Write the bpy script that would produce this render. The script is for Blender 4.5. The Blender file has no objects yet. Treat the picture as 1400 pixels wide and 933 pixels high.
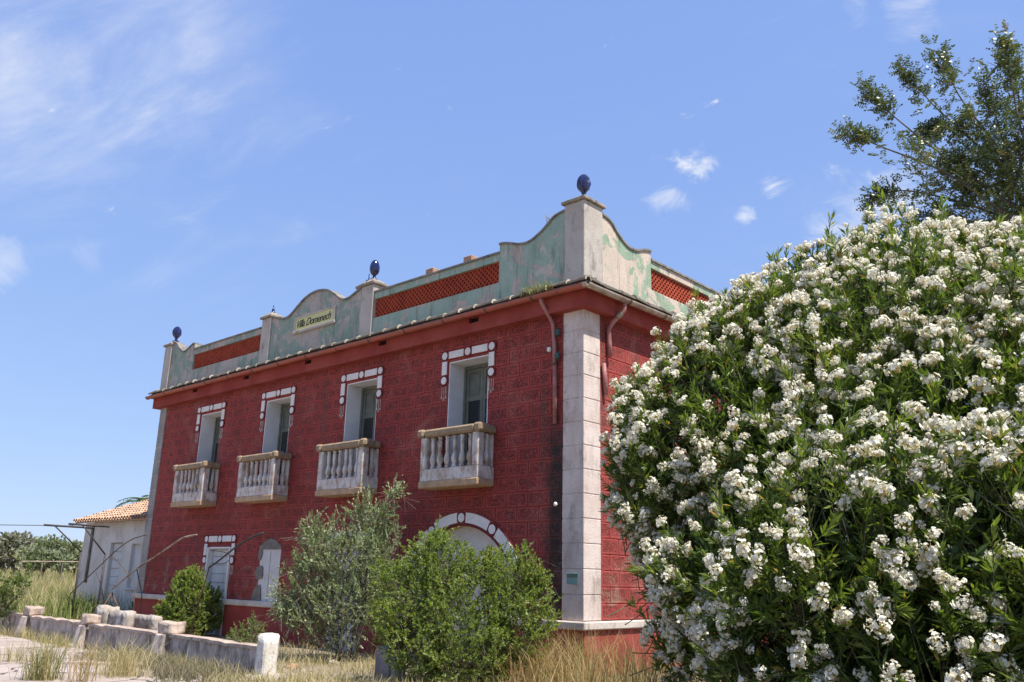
import bpy, math, random
import numpy as np
from mathutils import Vector, Matrix, noise as mnoise

S = bpy.context.scene
COL = S.collection
random.seed(7)

# ------------------------------------------------------------------ camera
F_PX = 1169.756
CAM = np.array([10.1909, -13.1980, 0.7582])
YAW, PITCH, ROLL = 0.7443, 0.2694, 0.0232
FW = np.array([-math.sin(YAW) * math.cos(PITCH), math.cos(YAW) * math.cos(PITCH), math.sin(PITCH)])
_r = np.array([math.cos(YAW), math.sin(YAW), 0.0]); _u = np.cross(_r, FW)
RT = _r * math.cos(ROLL) + _u * math.sin(ROLL)
UP = -_r * math.sin(ROLL) + _u * math.cos(ROLL)
cd = bpy.data.cameras.new('camera'); cam = bpy.data.objects.new('camera', cd); COL.objects.link(cam)
cd.sensor_width = 36.0; cd.sensor_fit = 'HORIZONTAL'; cd.lens = 36.0 * F_PX / 1400.0
cd.clip_start = 0.1; cd.clip_end = 3000
cam.matrix_world = Matrix(((RT[0], UP[0], -FW[0], CAM[0]), (RT[1], UP[1], -FW[1], CAM[1]), (RT[2], UP[2], -FW[2], CAM[2]), (0, 0, 0, 1)))
S.camera = cam

def ray(a, b): return FW + RT * (a - 700) / F_PX + UP * (466.5 - b) / F_PX
def at(a, b, ax, val):
    d = ray(a, b); i = 'xyz'.index(ax); return CAM + d * ((val - CAM[i]) / d[i])
def atd(a, b, dist):
    d = ray(a, b); return CAM + d * (dist / math.hypot(d[0], d[1]))
def unit(v): v = np.asarray(v, float); return v / np.linalg.norm(v)

# ------------------------------------------------------------------ light
SUN_EL = 62.0
w = bpy.data.worlds.new('World'); S.world = w; w.use_nodes = True
nt = w.node_tree; nt.nodes.clear()
def wn(t, **k):
    n = nt.nodes.new(t)
    for a, b in k.items(): setattr(n, a, b)
    return n
sky = wn('ShaderNodeTexSky', sky_type='NISHITA', sun_disc=False)
sky.sun_elevation = math.radians(SUN_EL); sky.sun_rotation = math.radians(90); sky.altitude = 0
sky.air_density = 1.0; sky.dust_density = 0.05; sky.ozone_density = 2.2
tc = wn('ShaderNodeTexCoord')
bg = wn('ShaderNodeBackground'); wo = wn('ShaderNodeOutputWorld')
SKY_STRENGTH = 0.12
bg.inputs['Strength'].default_value = SKY_STRENGTH
def wmath(op, a, b=None, c=None, clamp=False):
    n = wn('ShaderNodeMath', operation=op); n.use_clamp = clamp
    for i, v in enumerate((a, b, c)):
        if v is None: continue
        if isinstance(v, (int, float)): n.inputs[i].default_value = v
        else: nt.links.new(v, n.inputs[i])
    return n.outputs[0]
# cirrus: fine noise stretched along one direction, over broad patches, all over the sky
t_ax = unit(unit(ray(380, 10)) - unit(ray(0, 120))); c_ax = unit(ray(190, 90)); b_ax = unit(np.cross(t_ax, c_ax))
mp = wn('ShaderNodeCombineXYZ')
for i_, (ax_, k_) in enumerate(((t_ax, 1.6), (b_ax, 5.5), (c_ax, 2.0))):
    dp = wn('ShaderNodeVectorMath', operation='DOT_PRODUCT'); nt.links.new(tc.outputs['Generated'], dp.inputs[0]); dp.inputs[1].default_value = tuple(ax_ * k_); nt.links.new(dp.outputs['Value'], mp.inputs[i_])
n1 = wn('ShaderNodeTexNoise'); n1.inputs['Scale'].default_value = 2.2; n1.inputs['Detail'].default_value = 9; n1.inputs['Roughness'].default_value = 0.62; n1.inputs['Distortion'].default_value = 0.5
nt.links.new(mp.outputs[0], n1.inputs['Vector'])
nf = wn('ShaderNodeTexNoise'); nf.inputs['Scale'].default_value = 16; nf.inputs['Detail'].default_value = 8; nf.inputs['Roughness'].default_value = 0.65; nf.inputs['Distortion'].default_value = 0.6
nt.links.new(tc.outputs['Generated'], nf.inputs['Vector'])
def patch(u, v, rx, soft, amp, nz, lo, hi):
    d = unit(ray(u, v))
    dn = wn('ShaderNodeVectorMath', operation='DISTANCE'); nt.links.new(tc.outputs['Generated'], dn.inputs[0]); dn.inputs[1].default_value = tuple(d)
    m = wn('ShaderNodeMapRange', interpolation_type='SMOOTHSTEP'); nt.links.new(dn.outputs['Value'], m.inputs['Value'])
    m.inputs['From Min'].default_value = 0; m.inputs['From Max'].default_value = rx; m.inputs['To Min'].default_value = 0; m.inputs['To Max'].default_value = soft
    q = wn('ShaderNodeMapRange', interpolation_type='SMOOTHSTEP'); nt.links.new(wmath('SUBTRACT', nz, m.outputs[0]), q.inputs['Value'])
    q.inputs['From Min'].default_value = lo; q.inputs['From Max'].default_value = hi
    return wmath('MULTIPLY', q.outputs[0], amp)
mw = wn('ShaderNodeMapping'); mw.inputs['Rotation'].default_value = (0.1, 0.2, 0.75); mw.inputs['Scale'].default_value = (1.0, 1.6, 2.6); nt.links.new(tc.outputs['Generated'], mw.inputs['Vector'])
nw = wn('ShaderNodeTexNoise'); nw.inputs['Scale'].default_value = 11; nw.inputs['Detail'].default_value = 9; nw.inputs['Roughness'].default_value = 0.62; nw.inputs['Distortion'].default_value = 0.8; nt.links.new(mw.outputs[0], nw.inputs['Vector']); NW = nw.outputs['Fac']
NZ = n1.outputs['Fac']; NF = nf.outputs['Fac']
clouds = None
for a in [(70, 105, .30, .45, .45, NZ, .20, .92), (270, 30, .26, .45, .48, NZ, .18, .90), (20, 190, .22, .45, .24, NZ, .18, .92), (50, 105, .10, .45, .30, NZ, .12, .85), (0, 360, .06, .5, .50, NF, .25, .65), (125, 350, .05, .5, .20, NF, .3, .7),
          (956, 222, .050, .34, .85, NW, .36, .66), (940, 232, .03, .34, .5, NW, .34, .7), (1056, 257, .045, .34, .95, NW, .33, .64), (1075, 248, .03, .34, .5, NW, .36, .7), (915, 266, .045, .34, .6, NW, .36, .66), (1155, 308, .085, .34, .6, NW, .30, .68), (1020, 294, .026, .34, .7, NW, .33, .66), (1235, 265, .07, .34, .5, NW, .34, .68), (1245, 15, .06, .34, .4, NW, .36, .68), (1170, 15, .04, .34, .3, NW, .36, .68)]:
    pch = patch(*a); clouds = pch if clouds is None else wmath('ADD', clouds, pch)
gen = wn('ShaderNodeMapRange', interpolation_type='SMOOTHSTEP'); nt.links.new(NZ, gen.inputs['Value'])
gen.inputs['From Min'].default_value = .52; gen.inputs['From Max'].default_value = .95; gen.inputs['To Max'].default_value = .10
clouds = wmath('ADD', clouds, gen.outputs[0], clamp=True)
mixc = wn('ShaderNodeMixRGB'); nt.links.new(clouds, mixc.inputs['Fac']); sp3 = wn('ShaderNodeSeparateColor'); nt.links.new(sky.outputs[0], sp3.inputs[0]); cb3 = wn('ShaderNodeCombineColor')
for i_, (g_, e_) in enumerate(((1.30, .42), (1.70, .38), (3.36, .20))): nt.links.new(wmath('MULTIPLY', wmath('POWER', sp3.outputs[i_], e_), g_), cb3.inputs[i_])
nt.links.new(cb3.outputs[0], mixc.inputs['Color1']); mixc.inputs['Color2'].default_value = (4.5, 4.65, 5.0, 1)
nt.links.new(mixc.outputs[0], bg.inputs['Color']); nt.links.new(bg.outputs[0], wo.inputs['Surface'])

sl = bpy.data.lights.new('sun', 'SUN'); sl.energy = 4.6; sl.angle = math.radians(0.53); sl.color = (1.0, 0.95, 0.87)
so = bpy.data.objects.new('sun', sl); COL.objects.link(so); so.rotation_euler = (0, math.radians(90 - SUN_EL), 0); so.location = (20, -5, 40)

S.render.engine = 'CYCLES'
S.view_settings.view_transform = 'Standard'; S.view_settings.look = 'None'; S.view_settings.gamma = 1.0; S.view_settings.exposure = 0.75
S.view_settings.use_curve_mapping = False
S.render.resolution_x = 1024; S.render.resolution_y = 682

# ------------------------------------------------------------------ materials
MATS = {}
class NT:
    def __init__(s, name):
        m = bpy.data.materials.new(name); m.use_nodes = True; s.m = m; s.t = m.node_tree
        s.b = s.t.nodes['Principled BSDF']; s.out = s.t.nodes['Material Output']; MATS[name] = m
        s.pos = s.n('ShaderNodeNewGeometry').outputs['Position']
    def n(s, t, **k):
        x = s.t.nodes.new(t)
        for a, b in k.items(): setattr(x, a, b)
        return x
    def set(s, sock, v):
        if v is None: return
        if hasattr(v, 'is_linked') or hasattr(v, 'links'): s.t.links.new(v, sock)
        elif isinstance(v, (tuple, list)) and len(v) == 3 and sock.type == 'RGBA': sock.default_value = (*v, 1)
        else: sock.default_value = v
    def noise(s, scale, detail=4, rough=.55, dist=0, vec=None, stretch=None):
        x = s.n('ShaderNodeTexNoise'); v = vec or s.pos
        if stretch:
            mpn = s.n('ShaderNodeMapping'); mpn.inputs['Scale'].default_value = stretch; s.t.links.new(v, mpn.inputs['Vector']); v = mpn.outputs[0]
        s.t.links.new(v, x.inputs['Vector']); x.inputs['Scale'].default_value = scale; x.inputs['Detail'].default_value = detail
        x.inputs['Roughness'].default_value = rough; x.inputs['Distortion'].default_value = dist
        return x.outputs['Fac']
    def ramp(s, v, lo, hi, a=0., b=1.):
        x = s.n('ShaderNodeMapRange', interpolation_type='SMOOTHSTEP'); s.set(x.inputs['Value'], v)
        for k, q in (('From Min', lo), ('From Max', hi), ('To Min', a), ('To Max', b)): s.set(x.inputs[k], q)
        return x.outputs[0]
    def math(s, op, a, b=0.): 
        x = s.n('ShaderNodeMath', operation=op); s.set(x.inputs[0], a); s.set(x.inputs[1], b); return x.outputs[0]
    def mix(s, f, a, b, mode='MIX'):
        x = s.n('ShaderNodeMixRGB', blend_type=mode); s.set(x.inputs['Fac'], f); s.set(x.inputs['Color1'], a); s.set(x.inputs['Color2'], b); return x.outputs[0]
    def xyz(s):
        x = s.n('ShaderNodeSeparateXYZ'); s.t.links.new(s.pos, x.inputs[0]); return x.outputs
    def bump(s, h, strength=.5, dist=.01):
        x = s.n('ShaderNodeBump'); s.set(x.inputs['Height'], h); x.inputs['Strength'].default_value = strength; x.inputs['Distance'].default_value = dist
        s.t.links.new(x.outputs[0], s.b.inputs['Normal'])
    def fin(s, col, rough=.85, spec=.25):
        s.set(s.b.inputs['Base Color'], col); s.set(s.b.inputs['Roughness'], rough); s.b.inputs['Specular IOR Level'].default_value = spec
        return s.m
    def attr(s, name):
        x = s.n('ShaderNodeAttribute'); x.attribute_name = name; return x

def plaster(name, a, b, dirt=(.1, .09, .08), dirt_lo=.58, dirt_hi=.75, sc=2.2, bs=.35, rough=.9, fine=40):
    t = NT(name)
    c = t.mix(t.ramp(t.noise(sc, 6, .6, .4), .38, .64), a, b)
    c = t.mix(t.ramp(t.noise(sc * 1.7, 8, .7, .3, stretch=(1, 1, .45)), dirt_lo, dirt_hi, 0, .85), c, dirt)
    c = t.mix(t.ramp(t.noise(fine, 3), .3, .7, 0, .18), c, (.05, .045, .04))
    h = t.math('ADD', t.noise(fine, 5, .65), t.math('MULTIPLY', t.noise(sc * 3, 3), .8)); t.bump(h, bs, .012)
    return t.fin(c, rough)

# red vermiculated blocks
t = NT('red_block')
uv = t.n('ShaderNodeUVMap').outputs[0]; sx = t.n('ShaderNodeSeparateXYZ'); t.t.links.new(uv, sx.inputs[0])
eu = t.math('MINIMUM', sx.outputs[0], t.math('SUBTRACT', 1., sx.outputs[0])); ev = t.math('MINIMUM', sx.outputs[1], t.math('SUBTRACT', 1., sx.outputs[1]))
mask = t.math('MULTIPLY', t.ramp(eu, .05, .11), t.ramp(ev, .09, .19))
nz = t.noise(19, 1.2, .5, .6); groove = t.ramp(t.math('ABSOLUTE', t.math('SUBTRACT', nz, .5)), .015, .072)
groove = t.math('SUBTRACT', 1., t.math('MULTIPLY', mask, t.math('SUBTRACT', 1., groove)))
base = t.mix(t.ramp(t.noise(.55, 5, .6), .35, .65), (.335, .056, .046), (.265, .043, .036))
base = t.mix(t.ramp(t.noise(3.5, 6, .7, .4), .52, .8, 0, .6), base, (.38, .115, .090))
base = t.mix(t.ramp(t.noise(1.1, 7, .7, .6, stretch=(1.2, 1.2, .35)), .60, .78, 0, .75), base, (.075, .042, .034))
groove_shade = t.math('MULTIPLY', t.math('SUBTRACT', 1., groove), t.ramp(t.noise(2.2, 4), .3, .6, .35, .9))  # recess shade painted into the grooves, patchy like grime
base = t.mix(groove_shade, base, (.135, .032, .026))
streak = t.noise(1.0, 8, .7, .3, stretch=(2.6, 2.6, .16)); base = t.mix(t.ramp(streak, .52, .70, 0, .65), base, (.13, .065, .050))
base = t.mix(t.ramp(t.noise(.8, 7, .7, .7), .52, .72, 0, .7), base, (.37, .13, .10))
# damp stain with its own shape below the broken drainpipe, and bare patches low down
p3 = t.xyz()
st = t.math('MULTIPLY', t.ramp(t.math('ABSOLUTE', t.math('ADD', p3[0], t.math('ADD', .66, t.math('MULTIPLY', t.math('SUBTRACT', t.noise(2.5, 3), .5), .5)))), .10, .42, 1, 0), t.ramp(p3[2], 3.2, 4.2, 1, 0))
st = t.math('MULTIPLY', st, t.ramp(p3[1], .3, .5, 1, 0))
base = t.mix(t.math('MULTIPLY', st, t.ramp(t.noise(6, 5, .7), .25, .55, .55, .95)), base, (.04, .03, .025))
bare = t.math('MULTIPLY', t.ramp(t.noise(1.6, 6, .7, .5), .55, .63), t.ramp(p3[2], .5, 2.0, 1, 0))
base = t.mix(t.math('MULTIPLY', bare, .55), base, (.30, .20, .14))
t.bump(t.math('ADD', groove, t.math('MULTIPLY', t.noise(60, 3), .25)), 1.0, .022)
t.fin(base, .8, .3)

plaster('red_plaster', (.27, .042, .034), (.33, .068, .054), (.10, .045, .035), .60, .82, 1.2, .25)
plaster('red_mortar', (.25, .042, .035), (.30, .056, .045), (.06, .035, .03), .55, .8, 1.5, .3)
plaster('quoin_stone', (.68, .58, .52), (.60, .48, .42), (.28, .22, .185), .47, .72, 1.5, .7, fine=28)
plaster('white_plaster', (.74, .74, .76), (.66, .66, .68), (.42, .38, .35), .66, .88, 1.3, .2)
plaster('reveal_white', (.78, .77, .77), (.70, .69, .69), (.45, .42, .40), .66, .88, 1.6, .15)
plaster('trim_white', (.78, .74, .70), (.70, .66, .64), (.45, .38, .34), .68, .9, 2.5, .2)
plaster('drip_pale', (.62, .50, .44), (.5, .36, .32), (.3, .1, .1), .5, .8, 9, .2)
plaster('trim_ring', (.13, .022, .022), (.17, .03, .03), (.06, .03, .03), .6, .9, 2.5, .2)
plaster('coping_grey', (.20, .185, .165), (.30, .27, .235), (.07, .068, .062), .46, .68, 2.5, .6)
plaster('cap_stone', (.36, .30, .24), (.28, .24, .195), (.10, .092, .08), .46, .64, 4, .8)
plaster('balcony_white', (.68, .63, .59), (.55, .47, .42), (.34, .22, .145), .46, .62, 3.6, .6)
plaster('balcony_brown', (.52, .36, .22), (.42, .27, .165), (.18, .13, .09), .52, .75, 4, .6)
plaster('rail_lichen', (.36, .26, .165), (.28, .20, .13), (.13, .10, .07), .50, .72, 5, .7)
plaster('annex_white', (.66, .62, .58), (.56, .50, .46), (.25, .22, .20), .54, .74, 1.1, .3)
plaster('niche_white', (.66, .63, .62), (.58, .55, .53), (.36, .31, .28), .60, .8, 1.8, .3)
plaster('grey_patch', (.24, .215, .19), (.17, .145, .13), (.09, .08, .07), .5, .75, 5, .9)
plaster('block_fill', (.62, .61, .60), (.56, .54, .53), (.40, .37, .34), .6, .85, 2.0, .4)
plaster('joint_grey', (.36, .34, .33), (.30, .28, .27), (.2, .18, .17), .6, .85, 3, .3)
plaster('dark_void', (.010, .009, .009), (.014, .012, .012), (.008, .008, .008), .6, .85, 3, .1)
plaster('ledge_pale', (.62, .55, .49), (.52, .44, .38), (.24, .17, .14), .55, .76, 4, .5)
plaster('shutter_green', (.125, .14, .115), (.165, .18, .145), (.07, .07, .055), .6, .85, 5, .2, .6)
plaster('low_wall', (.58, .49, .44), (.44, .36, .32), (.17, .14, .12), .44, .62, 3.4, 1.0)
plaster('low_coping', (.56, .45, .37), (.42, .31, .25), (.2, .16, .13), .48, .66, 4.5, .9)
plaster('post_white', (.78, .74, .68), (.68, .61, .53), (.27, .20, .15), .55, .68, 6.5, .8)
plaster('pillar_grey', (.25, .20, .20), (.33, .27, .26), (.12, .1, .1), .5, .75, 3, .7)
plaster('brick_clay', (.40, .22, .14), (.46, .30, .21), (.2, .14, .11), .55, .8, 6, .6)
plaster('lattice_clay', (.40, .072, .032), (.32, .052, .026), (.12, .04, .025), .58, .8, 4, .3)
plaster('rubble', (.46, .40, .34), (.36, .30, .25), (.2, .17, .14), .55, .8, 5, .9)
plaster('roof_terrace', (.30, .18, .13), (.26, .15, .11), (.12, .1, .09), .5, .8, 2, .5)
plaster('tile_mortar', (.60, .54, .43), (.46, .40, .31), (.2, .18, .14), .45, .62, 2.2, .6)
plaster('quoin_dirty', (.36, .33, .30), (.28, .25, .225), (.12, .11, .10), .5, .72, 1.4, .7)
plaster('mortar_dark', (.15, .135, .115), (.21, .185, .15), (.07, .065, .055), .46, .64, 4, .8)
plaster('niche_dirty', (.52, .46, .42), (.42, .35, .30), (.2, .16, .13), .46, .64, 3.5, .9)
plaster('bark', (.16, .13, .10), (.105, .085, .068), (.05, .045, .04), .5, .75, 9, .9)
plaster('bark_pale', (.24, .20, .16), (.17, .145, .115), (.08, .07, .06), .5, .75, 9, .9)
plaster('twig_green', (.12, .13, .06), (.09, .085, .045), (.05, .045, .03), .5, .8, 9, .6)

# green paint flaking off beige render
def flaking(name, gA, gB, pA, pB, lo, hi, seedoff):
    t = NT(name)
    off = t.n('ShaderNodeVectorMath', operation='ADD'); t.t.links.new(t.pos, off.inputs[0]); off.inputs[1].default_value = (seedoff, seedoff * .7, 0)
    v = off.outputs[0]
    g = t.mix(t.ramp(t.noise(3, 6, .7, vec=v), .35, .65), gA, gB)
    pl = t.mix(t.ramp(t.noise(2.3, 6, .7, vec=v), .35, .62), pA, pB)
    fl = t.noise(1.15, 9, .68, .9, vec=v)
    m = t.ramp(fl, lo, lo + .035)
    c = t.mix(m, pl, g)
    c = t.mix(t.ramp(t.noise(1.8, 7, .7, .5, vec=v), .57, .64, 0, .7), c, tuple(min(1, x * 1.18) for x in pA))
    dk = t.noise(2.6, 9, .75, .3, vec=v, stretch=(2.4, 2.4, .22))
    c = t.mix(t.ramp(dk, .50, .70, 0, .8), c, (.12, .11, .095))
    c = t.mix(t.ramp(t.noise(34, 4, .7, vec=v), .35, .7, 0, .25), c, (.12, .1, .085))
    t.bump(t.math('ADD', t.math('MULTIPLY', m, .8), t.noise(38, 5, .7)), .55, .008)
    return t.fin(c, .92)
flaking('parapet_front', (.27, .37, .30), (.33, .42, .35), (.52, .42, .355), (.44, .375, .32), .43, .6, 3.1)
flaking('parapet_middle', (.29, .345, .29), (.22, .31, .245), (.46, .40, .35), (.37, .34, .30), .505, .6, 9.4)
flaking('parapet_side', (.25, .345, .24), (.30, .40, .29), (.60, .50, .41), (.52, .44, .36), .505, .6, 17.7)
plaster('pier_plaster', (.50, .455, .40), (.44, .385, .335), (.16, .145, .125), .52, .72, 1.7, .8)

# gutter, pipes, metal
t = NT('gutter_red'); c = t.mix(t.ramp(t.noise(1.2, 6, .7), .42, .62), (.36, .085, .055), (.28, .085, .058)); c = t.mix(t.ramp(t.noise(7, 6, .7), .58, .7, 0, .8), c, (.10, .05, .035)); t.bump(t.noise(20, 4), .2, .006); t.fin(c, .55, .4)
t = NT('gutter_worn'); c = t.mix(t.ramp(t.noise(1.6, 7, .7, .4), .42, .58), (.40, .335, .27), (.27, .19, .145)); c = t.mix(t.ramp(t.noise(9, 6, .7), .55, .7, 0, .85), c, (.09, .075, .06)); t.bump(t.noise(20, 4), .2, .006); t.fin(c, .6, .4)
t = NT('pipe_pink'); c = t.mix(t.ramp(t.noise(3, 6, .7), .4, .62), (.36, .16, .14), (.28, .10, .09)); c = t.mix(t.ramp(t.noise(14, 5, .7), .58, .72, 0, .8), c, (.15, .07, .05)); t.fin(c, .55, .4)
t = NT('rust_iron'); c = t.mix(t.ramp(t.noise(6, 6, .7), .4, .62), (.085, .060, .048), (.15, .075, .045)); t.bump(t.noise(30, 4), .4, .005); t.fin(c, .75, .3)
t = NT('pale_iron'); c = t.mix(t.ramp(t.noise(4, 6, .7), .45, .6), (.34, .27, .22), (.17, .10, .07)); t.bump(t.noise(30, 4), .4, .005); t.fin(c, .7, .3)
t = NT('dark_iron'); c = t.mix(t.ramp(t.noise(5, 6, .7), .45, .6), (.035, .035, .04), (.075, .05, .04)); t.fin(c, .6, .4)
t = NT('blue_glaze'); c = t.mix(t.ramp(t.noise(9, 4), .4, .7), (.010, .012, .060), (.018, .026, .12)); t.fin(c, .13, .6)
t = NT('green_glass'); t.fin((.01, .07, .055), .12, .6)
t = NT('white_ceramic'); t.fin((.75, .74, .70), .25, .5)
t = NT('window_glass'); t.b.inputs['Base Color'].default_value = (.02, .022, .022, 1); t.b.inputs['Roughness'].default_value = .12; t.b.inputs['Specular IOR Level'].default_value = .5
t = NT('teal_enamel'); c = t.mix(t.ramp(t.noise(20, 4), .45, .6), (.10, .26, .24), (.19, .30, .28)); t.fin(c, .4, .5)
t = NT('sign_yellow'); c = t.mix(t.ramp(t.noise(7, 6, .7), .4, .65), (.58, .54, .20), (.50, .48, .22)); c = t.mix(t.ramp(t.noise(16, 5, .7), .62, .75, 0, .6), c, (.25, .24, .15)); t.fin(c, .4, .4)
t = NT('sign_ink'); t.fin((.035, .03, .028), .5, .3)
t = NT('wire_black'); t.fin((.03, .03, .032), .6, .3)
# clay tiles
t = NT('eave_tile'); c = t.mix(t.ramp(t.noise(3.2, 6, .7), .36, .62), (.10, .092, .078), (.16, .14, .11)); c = t.mix(t.ramp(t.noise(9, 6, .75), .50, .64, 0, .9), c, (.045, .045, .038)); c = t.mix(t.ramp(t.noise(14, 5, .7), .64, .72, 0, .5), c, (.36, .32, .25)); t.bump(t.noise(30, 5, .7), .6, .01); t.fin(c, .92)
t = NT('roof_tile'); c = t.mix(t.ramp(t.noise(4, 6, .75), .36, .62), (.42, .235, .145), (.54, .38, .26)); c = t.mix(t.ramp(t.noise(2.3, 7, .75), .52, .68, 0, .75), c, (.22, .19, .15)); t.bump(t.noise(30, 5, .7), .5, .01); t.fin(c, .9)
# ground
t = NT('dry_ground')
c = t.mix(t.ramp(t.noise(.35, 6, .65), .38, .6), (.33, .265, .19), (.42, .345, .255))
c = t.mix(t.ramp(t.noise(.9, 8, .7, .5), .50, .62, 0, .8), c, (.115, .125, .05))
c = t.mix(t.ramp(t.noise(7, 8, .75), .52, .68, 0, .8), c, (.14, .105, .07)); c = t.mix(t.ramp(t.noise(28, 6, .75), .56, .68, 0, .7), c, (.40, .33, .24))
t.bump(t.math('ADD', t.noise(9, 8, .75), t.noise(45, 5, .7)), .9, .05); t.fin(c, .95)
t = NT('old_concrete')
c = t.mix(t.ramp(t.noise(.7, 7, .65, .6), .36, .62), (.44, .37, .325), (.36, .295, .255))
c = t.mix(t.ramp(t.noise(2.2, 8, .75, .5), .54, .68, 0, .75), c, (.25, .20, .165)); c = t.mix(t.ramp(t.noise(22, 6, .75), .5, .7, 0, .45), c, (.20, .16, .135))
vo = t.n('ShaderNodeTexVoronoi', feature='DISTANCE_TO_EDGE'); vo.inputs['Scale'].default_value = .55
dv = t.n('ShaderNodeVectorMath', operation='ADD'); t.t.links.new(t.pos, dv.inputs[0])
nn = t.n('ShaderNodeTexNoise'); nn.inputs['Scale'].default_value = 2; nn.inputs['Detail'].default_value = 6; t.t.links.new(t.pos, nn.inputs['Vector'])
sc = t.n('ShaderNodeVectorMath', operation='SCALE'); t.t.links.new(nn.outputs['Color'], sc.inputs[0]); sc.inputs['Scale'].default_value = .7
t.t.links.new(sc.outputs[0], dv.inputs[1]); t.t.links.new(dv.outputs[0], vo.inputs['Vector'])
crk = t.ramp(vo.outputs['Distance'], .004, .022)
c = t.mix(t.math('SUBTRACT', 1., crk), c, (.07, .055, .04)); t.bump(t.math('ADD', crk, t.noise(25, 6, .75)), .6, .02); t.fin(c, .93)

def leafmat(name, cols, rough=.45, trans=.28, spec=.4, tm=(1.5, 1.6, .7)):
    t = NT(name); a = t.attr('tint').outputs['Fac']
    cr = t.n('ShaderNodeValToRGB'); t.t.links.new(a, cr.inputs['Fac']); e = cr.color_ramp.elements
    e[0].position = 0; e[0].color = (*cols[0][1], 1); e[1].position = 1; e[1].color = (*cols[-1][1], 1)
    for pz, cc in cols[1:-1]: q = e.new(pz); q.color = (*cc, 1)
    t.fin(cr.outputs[0], rough, spec)
    tr = t.n('ShaderNodeBsdfTranslucent'); br = t.mix(1., cr.outputs[0], tm, 'MULTIPLY'); t.t.links.new(br, tr.inputs['Color'])
    ms = t.n('ShaderNodeMixShader'); ms.inputs[0].default_value = trans
    t.t.links.new(t.b.outputs[0], ms.inputs[1]); t.t.links.new(tr.outputs[0], ms.inputs[2]); t.t.links.new(ms.outputs[0], t.out.inputs['Surface'])
    return t.m
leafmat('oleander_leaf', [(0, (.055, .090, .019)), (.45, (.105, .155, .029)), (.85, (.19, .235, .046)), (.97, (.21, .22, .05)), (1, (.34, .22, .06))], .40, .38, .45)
leafmat('oleander_flower', [(0, (.88, .86, .76)), (.6, (.91, .89, .81)), (.93, (.82, .76, .54)), (1, (.62, .52, .26))], .7, .42, .2, (1, .98, .92))
leafmat('carob_leaf', [(0, (.075, .105, .040)), (.6, (.135, .175, .062)), (.92, (.24, .23, .08)), (1, (.22, .14, .06))], .36, .15, .55)
leafmat('lentisk_leaf', [(0, (.11, .155, .035)), (.5, (.20, .26, .065)), (.93, (.31, .345, .10)), (1, (.48, .32, .07))], .42, .40, .35)
leafmat('olive_leaf', [(0, (.17, .21, .095)), (.5, (.26, .31, .16)), (.9, (.37, .41, .25)), (1, (.24, .20, .10))], .45, .20, .45)
leafmat('far_leaf_haze', [(0, (.15, .18, .105)), (.5, (.21, .235, .14)), (1, (.27, .28, .185))], .6, .2, .2)  # leaf tones lightened, distance haze put into the colour
leafmat('far_leaf_grey_haze', [(0, (.18, .18, .135)), (.5, (.24, .235, .175)), (1, (.30, .285, .22))], .6, .2, .2)  # greyer leaves, with the same haze lightening in their colour
leafmat('palm_leaf', [(0, (.05, .09, .03)), (1, (.10, .14, .05))], .5, .2, .3)
leafmat('dry_grass', [(0, (.30, .22, .11)), (.5, (.42, .32, .17)), (.8, (.36, .24, .12)), (1, (.17, .19, .06))], .7, .3, .2)
leafmat('mixed_grass', [(0, (.12, .15, .045)), (.3, (.22, .22, .08)), (.55, (.42, .345, .195)), (1, (.52, .43, .26))], .7, .3, .2)
leafmat('green_weed', [(0, (.10, .15, .04)), (.6, (.17, .22, .07)), (1, (.32, .31, .12))], .6, .3, .2)
leafmat('russet_grass', [(0, (.30, .13, .06)), (.5, (.40, .24, .12)), (1, (.44, .33, .18))], .7, .3, .2)
leafmat('grey_scrub', [(0, (.17, .14, .10)), (.5, (.25, .205, .15)), (1, (.20, .20, .10))], .8, .2, .2)

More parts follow.
